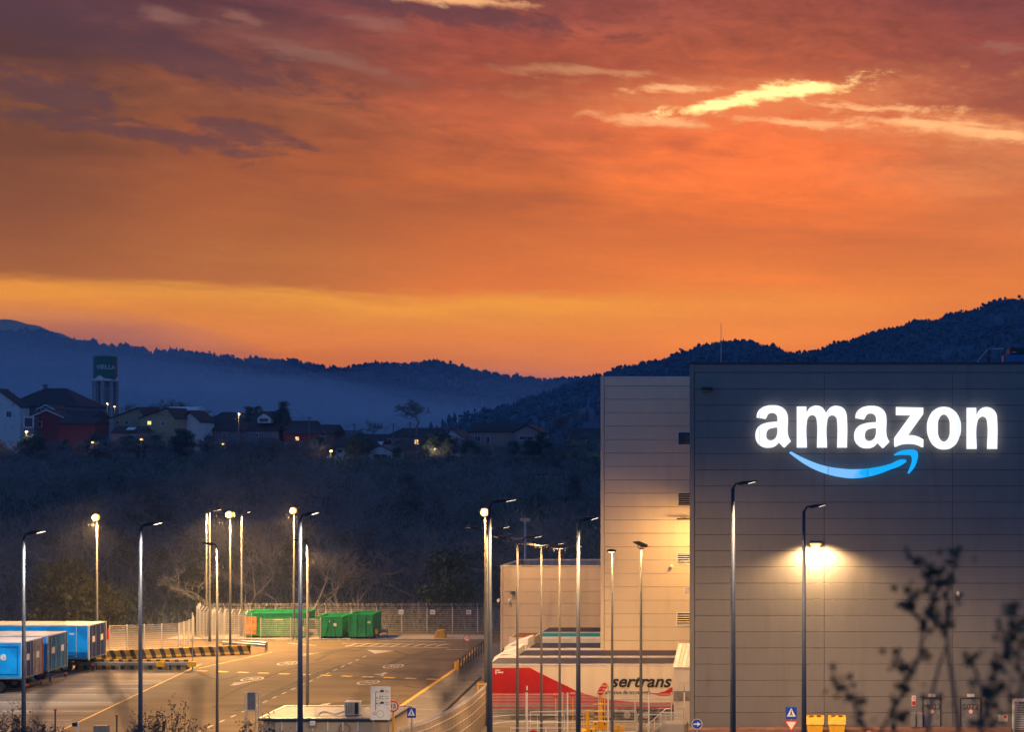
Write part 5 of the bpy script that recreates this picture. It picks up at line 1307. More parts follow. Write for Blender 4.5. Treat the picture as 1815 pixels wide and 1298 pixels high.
# ------------------------------------------------------------------ village
def gz(X, Y): return terrain(X, Y)
def window(parent, x0, x1, z0, z1, y, lit=False, fm='house_white', bars=True):
    f = MB().box(x0-0.1,x1+0.1,y-0.08,y,z1,z1+0.1).box(x0-0.1,x1+0.1,y-0.08,y,z0-0.1,z0).box(x0-0.1,x0,y-0.08,y,z0,z1).box(x1,x1+0.1,y-0.08,y,z0,z1).box((x0+x1)/2-0.03,(x0+x1)/2+0.03,y-0.07,y-0.01,z0,z1).build('window_frame', M[fm], parent)
    MB().box(x0,(x0+x1)/2-0.031,y-0.05,y-0.02,z0,z1).build('window_pane', M['window_lit'] if lit else M['glass'], f)
    MB().box((x0+x1)/2+0.031,x1,y-0.05,y-0.02,z0,z1).build('window_pane', M['window_lit'] if lit else M['glass'], f)
def house(label, px0, px1, yridge, yeave, Y, wall, roof='roof_dark', axis='x', dep=8.0, over=0.4, wins=(), chims=(), trim=None, hip=0.0, apex=0.5):
    """a gable house whose front wall stands at Y; axis 'x' has the ridge along x, 'y' shows its gable"""
    x0, x1 = X_(px0,Y), X_(px1,Y); cx = (x0+x1)/2; zb = min(gz(x0,Y),gz(x1,Y))-1.2
    ze, zr_ = Z_(yeave,Y)-zb, Z_(yridge,Y)-zb; w_ = (x1-x0)/2
    t = thing('house', label, 'house', (cx, Y, zb))
    if axis == 'x':
        MB().box(-w_+over,w_-over,0,dep,0,ze).build('wall', M[wall], t)
        if hip == 0:
            MB().prismx([(0.02,ze+0.002),(dep-0.02,ze+0.002),(dep/2,zr_-0.15)], -w_+over, w_-over).build('gable', M[wall], t)
        pr = MB(); th = 0.18; h2 = hip
        vs = [(-w_,-over,ze),(w_,-over,ze),(w_,dep+over,ze),(-w_,dep+over,ze),(-w_+h2,dep/2,zr_),(w_-h2,dep/2,zr_),
              (-w_,-over,ze+th),(w_,-over,ze+th),(w_,dep+over,ze+th),(-w_,dep+over,ze+th),(-w_+h2,dep/2,zr_+th),(w_-h2,dep/2,zr_+th)]
        pr.add(vs, [(6,7,11,10),(8,9,10,11),(7,8,11),(9,6,10),(0,6,7,1),(2,8,9,3),(1,7,8,2),(3,9,6,0)])
        rf = pr.build('roof', M[roof], t)
    else:
        ax = -w_ + 2*w_*apex
        MB().prism([(-w_+over,0),(w_-over,0),(w_-over,ze+0.05),(ax,zr_-0.12),(-w_+over,ze+0.05)], 0, dep).build('wall', M[wall], t)
        pr = MB(); th = 0.2
        pr.prism([(-w_,ze-0.1),(ax,zr_),(w_,ze-0.1),(w_,ze-0.1+th),(ax,zr_+th),(-w_,ze-0.1+th)], -over, dep+over)
        rf = pr.build('roof', M[roof], t)
        if trim:
            MB().prism([(-w_,ze-0.13),(ax,zr_-0.05),(w_,ze-0.13),(w_,ze+0.12),(ax,zr_+0.24),(-w_,ze+0.12)], -over-0.08, -over-0.01).build('barge_board', M[trim], t)
    for (a, b_, c, d) in [w__[:4] for w__ in wins]:
        lit = False
    for w__ in wins:
        a, b_, c, d = w__[:4]; lit = len(w__) > 4 and w__[4]
        window(t, X_(a,Y)-cx, X_(c,Y)-cx, Z_(d,Y)-zb, Z_(b_,Y)-zb, -0.002 , lit, trim or 'house_white')
    for (px, py) in chims:
        x = X_(px,Y)-cx; zt_ = Z_(py,Y)-zb
        c_ = MB().box(x-0.4,x+0.4,dep/2-0.4,dep/2+0.4,min(ze,zt_-2.5),zt_-0.35).build('chimney', M['house_grey'], rf)
        MB().box(x-0.5,x+0.5,dep/2-0.5,dep/2+0.5,zt_-0.34,zt_-0.25).box(x-0.35,x+0.35,dep/2-0.35,dep/2+0.35,zt_-0.12,zt_).build('chimney_cap', M['house_grey'], rf) if False else MB().box(x-0.5,x+0.5,dep/2-0.5,dep/2+0.5,zt_-0.3,zt_).build('chimney_cap', M['house_grey'], t)
    return t, cx, zb
VY = 330
house('white gabled end with thin dark roof cut by the left edge', -50, 38, 690, 722, 346, 'house_white', axis='y', dep=4, apex=0.5, wins=[(12,730,20,739)])
house('wide dark roofed house sloping down right behind the red house', 4, 142, 688, 722, 352, 'house_grey', axis='x', dep=13, hip=7.5, wins=[(44,727,50,737),(28,727,34,737)], chims=[(54,680),(90,691)])  # front wall in shade: its shadow tone is put in as grey
t, cx, zb = house('red house with white trimmed gable under the big white house', 50, 118, 728, 742, 322, 'house_red', axis='y', dep=9, trim='house_white', wins=[(63,748,74,757)])
house('red upper storey with small white trimmed gable behind the red house', 66, 99, 719, 726.5, 329, 'house_red', axis='y', dep=6, trim='house_white', wins=[(73,724,90,728)])
house('dark roofed side wing of the red house with one white window', 98, 164, 728, 742, 325, 'house_grey', axis='x', dep=8, wins=[(145,748,150,756)])
t = thing('porch', 'white glazed porch at the left of the red house', 'porch', (X_(51,320), 320, gz(X_(51,320),320)-1)); pz = Z_(757,320)-t.location.z; pz1 = Z_(739,320)-t.location.z; pw = 9*320/F
MB().box(-pw,pw,0,2,0,pz1).build('wall', M['house_grey'], t)
MB().box(-pw,pw,-0.1,-0.002,pz1-0.25,pz1+0.05).box(-pw,-pw+0.25,-0.1,-0.002,pz,pz1-0.25).box(pw-0.25,pw,-0.1,-0.002,pz,pz1-0.25).box(-pw,pw,-0.1,-0.002,pz-0.25,pz).build('window_frame', M['house_white'], t)
MB().box(-pw+0.26,pw-0.26,-0.06,-0.002,pz+0.005,pz1-0.255).build('window_pane', M['glass'], t)
house('cream house with low gable right of the water tower', 198, 258, 723, 741, 335, 'house_cream', axis='y', dep=9, apex=0.82, wins=[(206,746,211,752),(222,746,227,752)])
house('cream gabled house joined to its left neighbour near the tower', 246, 312, 724, 742, 332, 'house_cream', axis='y', dep=9, apex=0.76, wins=[(262,747,268,753,True),(286,748,292,754)])
house('house with flat pale roof slab behind the cream gables', 292, 350, 722, 728, 350, 'house_grey', 'house_white', axis='x', dep=5)
house('small white gabled house between cream house and long dark roof', 318, 356, 731, 748, 338, 'house_white', axis='y', dep=8)
house('broad dark hipped roof house left of the village lamp', 338, 428, 731, 764, 345, 'house_grey', axis='x', dep=14, hip=5, wins=[(395,768,401,774)])
t, cx, zb = house('dark roofed house with a white dormer next to the tall conifer', 436, 497, 730, 764, 336, 'house_grey', axis='x', dep=9, wins=[(450,768,458,775)], chims=[(447,724)])
dm = MB(); dx0, dx1 = X_(451,334)-cx, X_(474,334)-cx; dz0, dz1, dzr = Z_(750,334)-zb, Z_(740,334)-zb, Z_(732.5,334)-zb
MB().prism([(dx0,dz0),(dx1,dz0),(dx1,dz1),((dx0+dx1)/2,dzr),(dx0,dz1)], -0.3, 3.5).build('dormer', M['house_white'], t)
window(t, X_(455,334)-cx, X_(470,334)-cx, Z_(748,334)-zb, Z_(742,334)-zb, -0.302)
MB().prism([(dx0-0.3,dz1-0.15),((dx0+dx1)/2,dzr+0.02),(dx1+0.3,dz1-0.15),(dx1+0.3,dz1),((dx0+dx1)/2,dzr+0.2),(dx0-0.3,dz1)], -0.5, 3.5).build('dormer_roof', M['roof_dark'], t)
house('long dark house with red wall and a white framed window', 505, 592, 754, 770, 328, 'house_red', axis='x', dep=8, wins=[(566,774,576,784),(524,775,530,781,True)])
house('taller dark roof joined to the left of the long red house', 500, 552, 747, 762, 334, 'house_red', axis='x', dep=8)
house('plain grey shed roof right of the long red house', 590, 630, 764, 780, 333, 'house_grey', 'roof_grey', axis='x', dep=6)
house('pale walled house with dark roof lower down in the village', 590, 644, 780, 794, 316, 'house_white', axis='x', dep=7, wins=[(598,797,606,803)])
house('small light gable end of the pale walled house', 626, 662, 782, 800, 314, 'house_grey', axis='y', dep=8)
house('white garage house with one large dark door', 650, 698, 790, 801, 310, 'house_white', 'roof_grey', axis='y', dep=9, wins=[(663,806,686,820)])
house('dark roof with a pale skylight behind the garage house', 634, 690, 771, 786, 325, 'house_grey', axis='x', dep=8)
t = thing('skylight_panel', 'pale tilted roof sheet above the garage house', 'roof sheet', (X_(664,322.5), 322.5, Z_(790,322.5)))
MB().prismx([(0,0),(1.6,0.9),(1.6,0.98),(0,0.08)], -1.9, 1.7).build('sheet', M['house_white'], t); MB().box(-1.5,-1.3,0.2,0.4,-3,0.02).box(1.2,1.4,0.2,0.4,-3,0.02).build('post', M['house_grey'], t)
house('long low house with dark roof under the round bare tree', 682, 796, 760, 775, 326, 'house_pink', axis='x', dep=9, hip=3, wins=[(700,780,708,788),(735,780,742,788,True),(752,782,758,789)], chims=[(779,757)])
house('narrow white house with side gable right of the long low house', 788, 824, 762, 776, 328, 'house_white', axis='y', dep=9, apex=0.3, wins=[(797,778,801,785),(808,778,812,785)], chims=[(798,757)])
house('pink gabled house with red eaves below the dark hill', 830, 922, 750, 766, 322, 'house_pink', axis='x', dep=9, wins=[(842,774,851,783),(862,774,868,786)], chims=[(857,744)])
house('beige gable with balcony, right part of the pink house', 908, 960, 754, 767, 320, 'house_pink', axis='y', dep=9, wins=[(921,774,946,780)])
house('ochre house with dark roof touching the beige block', 1000, 1072, 760, 778, 315, 'house_ochre', axis='x', dep=9, wins=[(1040,781,1046,788)])
house('half hidden old house with patchy plaster among the trees', 928, 990, 832, 842, 270, 'house_ochre', axis='x', dep=8, wins=[(940,848,945,856),(960,848,966,856)])
house('low shed with dark red roof beside the old plaster house', 950, 1020, 815, 838, 285, 'house_grey', axis='x', dep=7)
house('low terrace house half hidden in trees below the red house', 100, 170, 741, 752, 318, 'house_red', 'roof_dark', axis='x', dep=6)
house('low brown house with bright skylight below the cream gables', 196, 250, 757, 768, 318, 'house_pink', axis='x', dep=6, wins=[(232,772,238,779)])
t = thing('skylight_panel', 'bright tilted glass sheet on the low brown house', 'skylight', (X_(231,317), 317, Z_(762.5,317))); MB().prismx([(0,0),(1.2,0.6),(1.2,0.68),(0,0.08)], -1.1, 0.9).build('sheet', M['house_white'], t)

# water tower
Yt = 420; t = thing('water_tower', 'tall round water tower with dark green tank reading VIELLA', 'water tower', (X_(187,Yt), Yt, gz(X_(187,Yt),Yt)-1))
zb = t.location.z; R_ = 19.2*Yt/F
def Zt(py): return Z_(py,Yt)-zb
MB().tube([(0,0,Zt(673)),(0,0,Zt(633)),(0,0,Zt(631)),(0,0,Zt(629.3))], [R_,R_,R_*0.8,R_*0.15], 36).build('tank', M['tank_green'], t, smooth=False)
wv = MB()
for i in range(48):
    a, c = 2*math.pi*i/48, 2*math.pi*(i+1)/48
    f = lambda q: Zt(671) + 0.6*math.sin(3*q) + 0.25*math.sin(7*q)
    r1 = R_+0.03
    wv.add([(r1*math.cos(a),r1*math.sin(a),Zt(676)),(r1*math.cos(c),r1*math.sin(c),Zt(676)),(r1*math.cos(c),r1*math.sin(c),f(c)),(r1*math.cos(a),r1*math.sin(a),f(a))], [(0,1,2,3)])
wv.build('white_wave_band', M['house_white'], t)
MB().tube([(0,0,Zt(676)),(0,0,Zt(673.2))], R_-0.02, 36).build('tank_base', M['tank_grey'], t)
MB().tube([(0,0,0),(0,0,Zt(676))], R_*0.42, 20).build('core', M['tank_grey'], t)
for i in range(8):
    a = math.pi*2*i/8+0.25
    MB().tube([(R_*0.93*math.cos(a),R_*0.93*math.sin(a),0),(R_*0.93*math.cos(a),R_*0.93*math.sin(a),Zt(675))], 0.62, 8).build('column', M['tank_grey'], t)
ring_ = [(R_*0.98*math.cos(2*math.pi*i/24), R_*0.98*math.sin(2*math.pi*i/24), Zt(690)) for i in range(25)]
MB().tube(ring_, 0.16, 5, False).build('ring_beam', M['tank_grey'], t)
MB().tube([(0,0,Zt(631)),(0,0,Zt(626))], 0.1, 5).build('mast', M['steel'], t)
# lettering bent round the tank
me = text_mesh('VIELLA', 1.9, weight=0.03, ext=0.03, align='LEFT'); me.materials.clear(); me.materials.append(M['house_white'])
for v in me.vertices:
    x, y, z = v.co; a = -math.pi/2 + (x*1.0 - 0.9)/R_ ; r1 = R_+0.06+z
    v.co = (r1*math.cos(a), r1*math.sin(a), Zt(652)+y)
put('lettering', me, t)

# village lamps, poles, wires
def small_lamp(px, py, Y, label, hgt=None, power=120):
    X = X_(px,Y); zg_ = gz(X,Y); z = Z_(py,Y)
    if hgt: zg_ = z - hgt
    t = thing('village_lamp', label, 'street lamp', (X,Y,zg_), group='lamps in the village')
    MB().tube([(0,0,0),(0,0,z-zg_)], 0.09, 5).build('pole', M['pole_grey'], t)
    MB().tube([(0,0,z-zg_),(0.3,-0.3,z-zg_+0.1)], 0.06, 5).build('arm', M['pole_grey'], t)
    MB().tube([(0.3,-0.35,z-zg_+0.3),(0.3,-0.35,z-zg_+0.05),(0.3,-0.35,z-zg_-0.1)], [0.15,0.38,0.15], 10).build('bulb', M['lamp_warm'], t, smooth=True)
    if power: pointl(t, (0.3,-0.9,z-zg_-0.1), power, (1,0.75,0.45), 0.2)
small_lamp(190,716.5,402,'village lamp before the left column of the water tower',power=260)
small_lamp(203,721.5,402,'village lamp before the right column of the water tower',power=260)
small_lamp(47,766,305,'village lamp under the glazed porch at the far left',power=700)
small_lamp(164,785,300,'dim village lamp in the trees under the water tower',power=60)
small_lamp(423,735,315,'village lamp between hipped roof and dormer house',power=900)
small_lamp(586,800,300,'village lamp in front of the pale walled house',power=500)
small_lamp(770,797,305,'orange village lamp beneath the long low house',power=700)
small_lamp(250,780,300,'tiny light in the trees under the low brown house',power=20)
small_lamp(395,788,300,'tiny light in the trees under the hipped roof',power=20)
for px, py, lab in ((1033,728,'highest of the far lights on the hillside'),(1057,735,'rightmost far light on the hillside, at the beige block'),(1041,741,'lowest middle far light on the hillside'),(1013,744,'far light left of the hillside cluster'),(963,750,'lone far light left of the bare tree'),(1012,761,'far light at the ochre house roof')):
    small_lamp(px, py, 640, lab, 22, 0)
poles = [(548,738,318,'utility pole left of the grey shed roof'),(628,750,316,'utility pole at the grey shed roof'),(697,749,317,'utility pole left of the long low house'),(792,753,316,'utility pole before the narrow white house'),(727,747,317,'utility pole beneath the round bare tree')]
tops = []
for px, py, Y, lab in poles:
    X = X_(px,Y); t = thing('utility_pole', lab, 'utility pole', (X,Y,gz(X,Y)-0.5)); z = Z_(py,Y)-t.location.z
    MB().tube([(0,0,0),(0,0,z)], [0.17,0.11], 6).build('pole', M['bark'], t); MB().box(-0.7,0.7,-0.05,0.05,z-0.6,z-0.48).build('crossarm', M['bark'], t)
    tops.append((X,Y,Z_(py,Y)-0.4))
ends = [(X_(130,340),340,Z_(717,340))] + [tops[i] for i in (0,1,2,4,3)] + [(X_(985,330),330,Z_(755,330))]
wr = MB()
for a, c in zip(ends, ends[1:]):
    for off in (0, 0.5):
        pts_ = []
        for i in range(9):
            u = i/8; p = Vector(a).lerp(Vector(c), u); p.z -= 4*u*(1-u)*1.0 + off; pts_.append(p)
        wr.tube(pts_, 0.03, 3, False)
tag(wr.build('power_lines', M['black']), 'thin sagging power lines strung over the village roofs', 'cable')
t = thing('tv_antenna', 'roof aerial beside the chimney of the big white house', 'antenna', (X_(73,356), 356, Z_(694,356))); MB().tube([(0,0,0),(0,0,2.6)],0.05,4).build('mast', M['steel'], t)
for z in (1.2,1.8,2.4): MB().box(-0.6,0.6,-0.03,0.03,z,z+0.06).build('element', M['steel'], t)

# ------------------------------------------------------------------ trees
def bare_tree_meshes(seed, H, spread=0.5, levels=5, tw=0.0, lean=0.0, trunkr=0.022, nb=(2,3)):
    rng = random.Random(seed); tr_ = MB(); cr = MB()
    def grow(p, d, L, r, lv):
        n = 3 if lv < 2 else 2
        pts_ = [p]; q = p.copy(); dd = d.copy()
        for i in range(n):
            dd = (dd + Vector((rng.uniform(-1,1),rng.uniform(-1,1),rng.uniform(-0.3,0.7)))*0.16).normalized()
            q = q + dd*L/n; pts_.append(q.copy())
        rs = [max(tw, r*(1-0.45*i/n)) for i in range(n+1)]
        if lv == levels: rs[-1] = tw*0.3
        (tr_ if lv < 2 else cr).tube(pts_, rs, 5 if lv < 2 else 3, False)
        if lv >= levels: return
        k_ = rng.randint(*nb) + (1 if lv >= 2 else 0)
        for i in range(k_):
            base = pts_[-1] if i < 2 else pts_[rng.randint(1,n)]
            ax = Vector((rng.uniform(-1,1),rng.uniform(-1,1),rng.uniform(-0.35,0.55))).normalized()
            nd = (dd*(1-spread) + ax*spread*1.15).normalized()
            grow(base, nd, L*rng.uniform(0.58,0.85), rs[-1]*rng.uniform(0.6,0.8), lv+1)
    grow(Vector((0,0,-0.5)), Vector((lean,0,1)).normalized(), H*0.34, H*trunkr, 0)
    return tr_, cr
def scale_radius(mb_, s_): return mb_
protos = []; fprotos = []
for i in range(7):
    ln = random.uniform(-.15,.15)
    tr_, cr = bare_tree_meshes(100+i, 1.0*12, 0.42+0.05*(i%3), 5, 0.022, lean=ln)
    protos.append((tr_.mesh('trunk', M['bark']), cr.mesh('crown', M['twig'])))
    tr_, cr = bare_tree_meshes(200+i, 1.0*12, 0.46+0.05*(i%3), 5, 0.048, lean=ln, nb=(3,3))
    fprotos.append((tr_.mesh('trunk', M['bark']), cr.mesh('crown', M['twig'])))
def leafy_meshes(seed, H, R, n, leaf, mt, shape='round'):
    rng = random.Random(seed); cr = MB(); tr_ = MB()
    tr_.tube([(0,0,-0.5),(0,0,H*0.35),(0,0,H*0.8)], [H*0.03,H*0.025,H*0.008], 6)
    cl = [(Vector((rng.uniform(-1,1),rng.uniform(-1,1),0)), rng.uniform(0.15,0.95)) for _ in range(26)]
    for k_ in range(n):
        c, hz_ = rng.choice(cl)
        if shape == 'cone': rad = R*(1-hz_)*1.15+0.12*R
        else: rad = R*math.sqrt(max(0.05, 1-(2*hz_-0.95)**2))
        p = Vector((c.x*rad*0.75, c.y*rad*0.75, H*hz_)) + Vector((rng.gauss(0,1),rng.gauss(0,1),rng.gauss(0,0.8)))*R*0.2
        u = Vector((rng.gauss(0,1),rng.gauss(0,1),rng.gauss(0,1))).normalized()*leaf*rng.uniform(0.5,1.2); v = Vector((rng.gauss(0,1),rng.gauss(0,1),rng.gauss(0,1))).normalized()*leaf*rng.uniform(0.4,0.9)
        cr.add([p-u, p+v, p+u, p-v*0.6], [(0,1,2,3)])
    return tr_.mesh('trunk', M['bark']), cr.mesh('crown', M[mt])
lprotos = [leafy_meshes(1, 8, 2.8, 2600, 0.32, 'ever'), leafy_meshes(2, 6, 3.2, 2600, 0.30, 'ever'), leafy_meshes(3, 5.5, 3.0, 2400, 0.22, 'olive')]
def plant(pr, X, Y, s_, name, label, cat='tree', group=None, rz=None, z=None, sz=None):
    t = thing(name, label, cat, (X, Y, (gz(X,Y) if z is None else z)-0.3), random.uniform(0,6.28) if rz is None else rz, group)
    t.scale = (s_, s_, s_ if sz is None else sz)
    put('trunk', pr[0], t); put('crown', pr[1], t)
    return t
random.seed(21)
GW = 'bare trees of the dark wooded slope'
cnt = 0
for row, (Y, n) in enumerate([(139,17),(147,17),(158,18),(170,18),(184,18),(200,18),(218,18),(238,17),(258,16),(278,15),(294,13)]):
    for i in range(n):
        px = -60 + 1150*(i+0.5+random.uniform(-0.45,0.45))/n
        Yj = Y + random.uniform(-5,5); X = X_(px, Yj)
        if px > 1060: continue
        H = random.uniform(0.72,1.1)
        zt_top = gz(X,Yj) + 12*H*1.05
        # crowns stay below the village skyline
        ymax = (802 if Y < 250 else 782 + 22*random.random()) + 14*noise.noise(Vector((px*0.01,Y*0.05,1)))
        if 585 < px < 705: ymax = max(ymax, 822)
        while Z_(ymax,Yj) < zt_top and H > 0.3: H *= 0.93; zt_top = gz(X,Yj) + 12*H*1.05
        if random.random() < 0.16 and Y < 290:
            plant(lprotos[random.randint(0,1)], X, Yj, H*random.uniform(0.8,1.1), 'evergreen_tree', 'dark leafy tree among the bare trees of the slope', group='evergreens of the dark wooded slope')
        else:
            plant((protos if Y < 205 else fprotos)[random.randint(0,6)], X, Yj, H, 'bare_tree', 'leafless tree in the dark wood behind the yard', group=GW)
for i in range(96):
    px = -20 + 1085*(i+random.random())/96; Yj = random.uniform(299,311); X = X_(px,Yj)
    top = random.uniform(754,786) if px > 170 else random.uniform(764,788)
    if 830 < px < 960: top = random.uniform(776,790)
    if 585 < px < 705: top = random.uniform(812,824)
    h = Z_(top,Yj) - gz(X,Yj)
    if h < 1.5: continue
    plant(fprotos[random.randint(0,6)], X, Yj, h/12.3, 'bare_tree', 'leafless tree at the top of the wood, just below the village houses', group='bare trees right below the village')
# undergrowth
rng = random.Random(5); ug = MB()
for k_ in range(42000):
    Y = 134 + 175*rng.random()**0.9; px = rng.uniform(-80,1110); X = X_(px,Y); z = gz(X,Y)
    nn = noise.noise(Vector((X*0.12,Y*0.12,7)))
    h = rng.uniform(0,1.6)*(1+nn)
    s_ = 0.22+Y*0.001; p = Vector((X,Y,z+h))
    u = Vector((rng.gauss(0,1),rng.gauss(0,1),rng.gauss(0,1))).normalized()*s_; v = Vector((rng.gauss(0,.4),rng.gauss(0,.4),1)).normalized()*s_*1.3
    ug.add([p-u*0.5, p+u*0.5, p+v], [(0,1,2)])
ug.build('undergrowth', M['ever'], kind='stuff')
ub = MB()
for k_ in range(26000):
    Y = 134 + 170*rng.random(); px = rng.uniform(-80,1100); X = X_(px,Y); z = gz(X,Y)
    h = rng.uniform(0.8,3.2); d = Vector((rng.gauss(0,.35),rng.gauss(0,.35),1)).normalized()*h
    w_ = 0.02+Y*0.00012; p = Vector((X,Y,z))
    ub.add([p-Vector((w_,0,0)), p+Vector((w_,0,0)), p+d], [(0,1,2)])
ub.build('brushwood_undergrowth', M['twig'], kind='stuff')
# lit bush left and single trees in the village
plant(lprotos[2], X_(96,131.5), 133.5, 1.15, 'olive_bush', 'olive green bush lit from the yard behind the blue trailers', 'bush', z=0.2, sz=1.3)
plant(lprotos[2], X_(150,131.5), 134.5, 0.75, 'olive_bush', 'smaller lit bush right of the olive one', 'bush', z=0.2, sz=0.8)
plant(lprotos[1], X_(52,131.5), 135, 0.95, 'evergreen_bush', 'dark bush at the left behind the blue trailers', 'bush', z=0.2)
rt, rc = bare_tree_meshes(501, 13, 0.6, 6, 0.045, trunkr=0.03, nb=(2,3))
print('TRI', [len(p[1].polygons) for p in protos+fprotos], len(rc.f))
big = (rt.mesh('trunk', M['bark']), rc.mesh('crown', M['bark']))
o = plant(big, X_(738,312), 312, 1.0, 'bare_tree', 'wide round bare tree standing against the misty hill', rz=0.6, z=Z_(768,312)); o.scale = (0.82,0.82,0.78)
o = plant(big, X_(1010,300), 300, 1.0, 'bare_tree', 'spreading bare tree left of the beige block', rz=2.5, z=Z_(800,300)); o.scale = (0.78,0.78,0.95)
cprot = leafy_meshes(9, 9, 2.3, 3000, 0.28, 'ever', 'cone')
plant(cprot, X_(503,338), 338, 1.0, 'conifer', 'tall dark conifer rising over the village roofs', z=Z_(768,338), sz=1.02)
plant(lprotos[0], X_(440,345), 345, 0.55, 'evergreen_tree', 'small dark tree behind the dormer house', z=Z_(748,345))
plant(lprotos[0], X_(458,346), 346, 0.5, 'evergreen_tree', 'rounded dark tree behind the dormer roof', z=Z_(745,346))
for i, (px, top, lab) in enumerate([(232,708,'bare bush like tree right of the water tower'),(274,700,'thin bare tree over the cream gables'),(305,704,'thin bare tree left of the flat roof'),(335,699,'tallest thin bare tree over the flat pale roof'),(362,716,'small bare tree at the hipped roof'),(655,738,'faint bare tree over the grey shed roof'),(1050,745,'bare tree at the edge of the beige block'),(812,765,'thin bare tree right of the narrow white house')]):
    Yv = 362; h = Z_(top,Yv)-Z_(752,Yv) if px < 600 else Z_(top,Yv)-Z_(790,Yv)
    plant(fprotos[i%5], X_(px,Yv), Yv, h/12.5, 'bare_tree', lab, z=(Z_(752,Yv) if px < 600 else Z_(790,Yv)))
# evergreen clumps between the houses
for i in range(44):
    px = random.uniform(-10,1050); Yv = random.uniform(300,314); X = X_(px,Yv)
    s_ = random.uniform(0.4,0.75)
    plant(lprotos[i%2], X, Yv, s_, 'garden_tree', 'dark garden tree between the village houses', group='dark garden trees between the houses', z=Z_(random.uniform(800,812),Yv))

# ------------------------------------------------------------------ shrubs on the near bank
def shrub(px, ytop, Y, width, label, seed, n=26, leafsz=0.05, dens=24, base_py=1330):
    rng = random.Random(seed); X = X_(px,Y); zb_ = terrain(X,Y)-0.1
    t = thing('shrub', label, 'shrub', (X,Y,zb_)); st_ = MB(); lf = MB()
    H = Z_(ytop,Y)-zb_
    for i in range(n):
        a = rng.uniform(-1,1); h = H*rng.uniform(0.72,1.0)*(1-0.18*abs(a)); x1 = a*width/2; y1 = rng.uniform(-0.5,0.5)
        p0 = Vector((a*width*0.25, y1*0.3, 0)); pm_ = Vector((x1*0.8,y1,h*0.6)); p2 = Vector((x1+rng.uniform(-.15,.15), y1, h))
        pts_ = [p0, p0.lerp(pm_,0.5)+Vector((rng.uniform(-.05,.05),0,0)), pm_, pm_.lerp(p2,0.5), p2]
        st_.tube(pts_, [0.018,0.014,0.010,0.007,0.003], 4, False)
        for q in range(dens):
            u = rng.uniform(0.35,1.0); seg = min(3,int(u*4)); p = pts_[seg].lerp(pts_[seg+1], u*4-seg)
            tw_ = Vector((rng.gauss(0,1),rng.gauss(0,1),rng.gauss(0.5,0.7))).normalized()
            e = p + tw_*rng.uniform(0.05,0.28)
            if q % 3 == 0: st_.tube([p,e],[0.004,0.002],3,False)
            for m_ in range(3):
                c = p.lerp(e, rng.uniform(0.4,1.0)); d = Vector((rng.gauss(0,1),rng.gauss(0,1),rng.gauss(0.3,0.8))).normalized()*leafsz*rng.uniform(0.6,1.2)
                s2_ = d.cross(Vector((rng.gauss(0,1),rng.gauss(0,1),rng.gauss(0,1)))).normalized()*leafsz*0.3
                lf.add([c, c+d*0.5+s2_, c+d, c+d*0.5-s2_], [(0,1,2,3)])
    st_.build('stems', M['stem_near'], t); lf.build('foliage', M['leaf_near'], t)
shrub(22, 1246, 34, 1.7, 'dark leafy shrub in the bottom left corner', 1, 34, dens=34)
shrub(75, 1268, 33, 1.2, 'lower dark shrub beside the bottom left corner one', 2, 22)
shrub(262, 1258, 32, 1.0, 'leafy shrub around the foot of the second lamp post', 3, 22)
shrub(312, 1238, 31, 1.3, 'tall leafy shrub right of the second lamp post', 4, 30)
shrub(438, 1262, 31, 0.8, 'small leafy shrub at the framed panel', 5, 14)
shrub(470, 1268, 30, 0.9, 'leafy shrub before the corner of the guard house', 6, 16)
shrub(80, 1225, 36, 0.7, 'thin sparse twigs rising left at the apron', 7, 5, dens=4)
# out of focus branches close to the camera
def near_branch(label, Y, stems, clumps, seed, r=0.0052, leaf=0.025, name='near_branch', cat='branch'):
    rng = random.Random(seed); t = thing(name, label, cat, (X_(stems[0][0][0],Y), Y, terrain(0,Y))); o0 = Vector(t.location)
    b_ = MB(); lf = MB()
    for s_ in stems:
        pts_ = [W(p[0],p[1],Y + (p[2] if len(p) > 2 else 0)) - o0 for p in s_]
        if s_[0][1] > 1280:
            foot = Vector((pts_[0].x + rng.uniform(-.05,.05), pts_[0].y, 0)); pts_ = [foot] + pts_
        n = len(pts_)
        b_.tube(pts_, [r*(1.3-0.9*i/(n-1)) for i in range(n)], 5)
    for (px, py, rad, k_) in clumps:
        c = W(px,py,Y) - o0
        for i in range(k_):
            p = c + Vector((rng.gauss(0,1),rng.gauss(0,1.2),rng.gauss(0,1)))*rad*Y/F*0.5
            d = Vector((rng.gauss(0,1),rng.gauss(0,1),rng.gauss(0.4,1))).normalized()*leaf*rng.uniform(0.6,1.2); s2_ = d.cross(Vector((rng.gauss(0,1),rng.gauss(0,1),rng.gauss(0,1)))).normalized()*leaf*0.36
            lf.add([p, p+d*0.5+s2_, p+d, p+d*0.5-s2_], [(0,1,2,3)])
    b_.build('stem', M['stem_near'], t)
    if clumps: lf.build('foliage', M['leaf_near'], t)
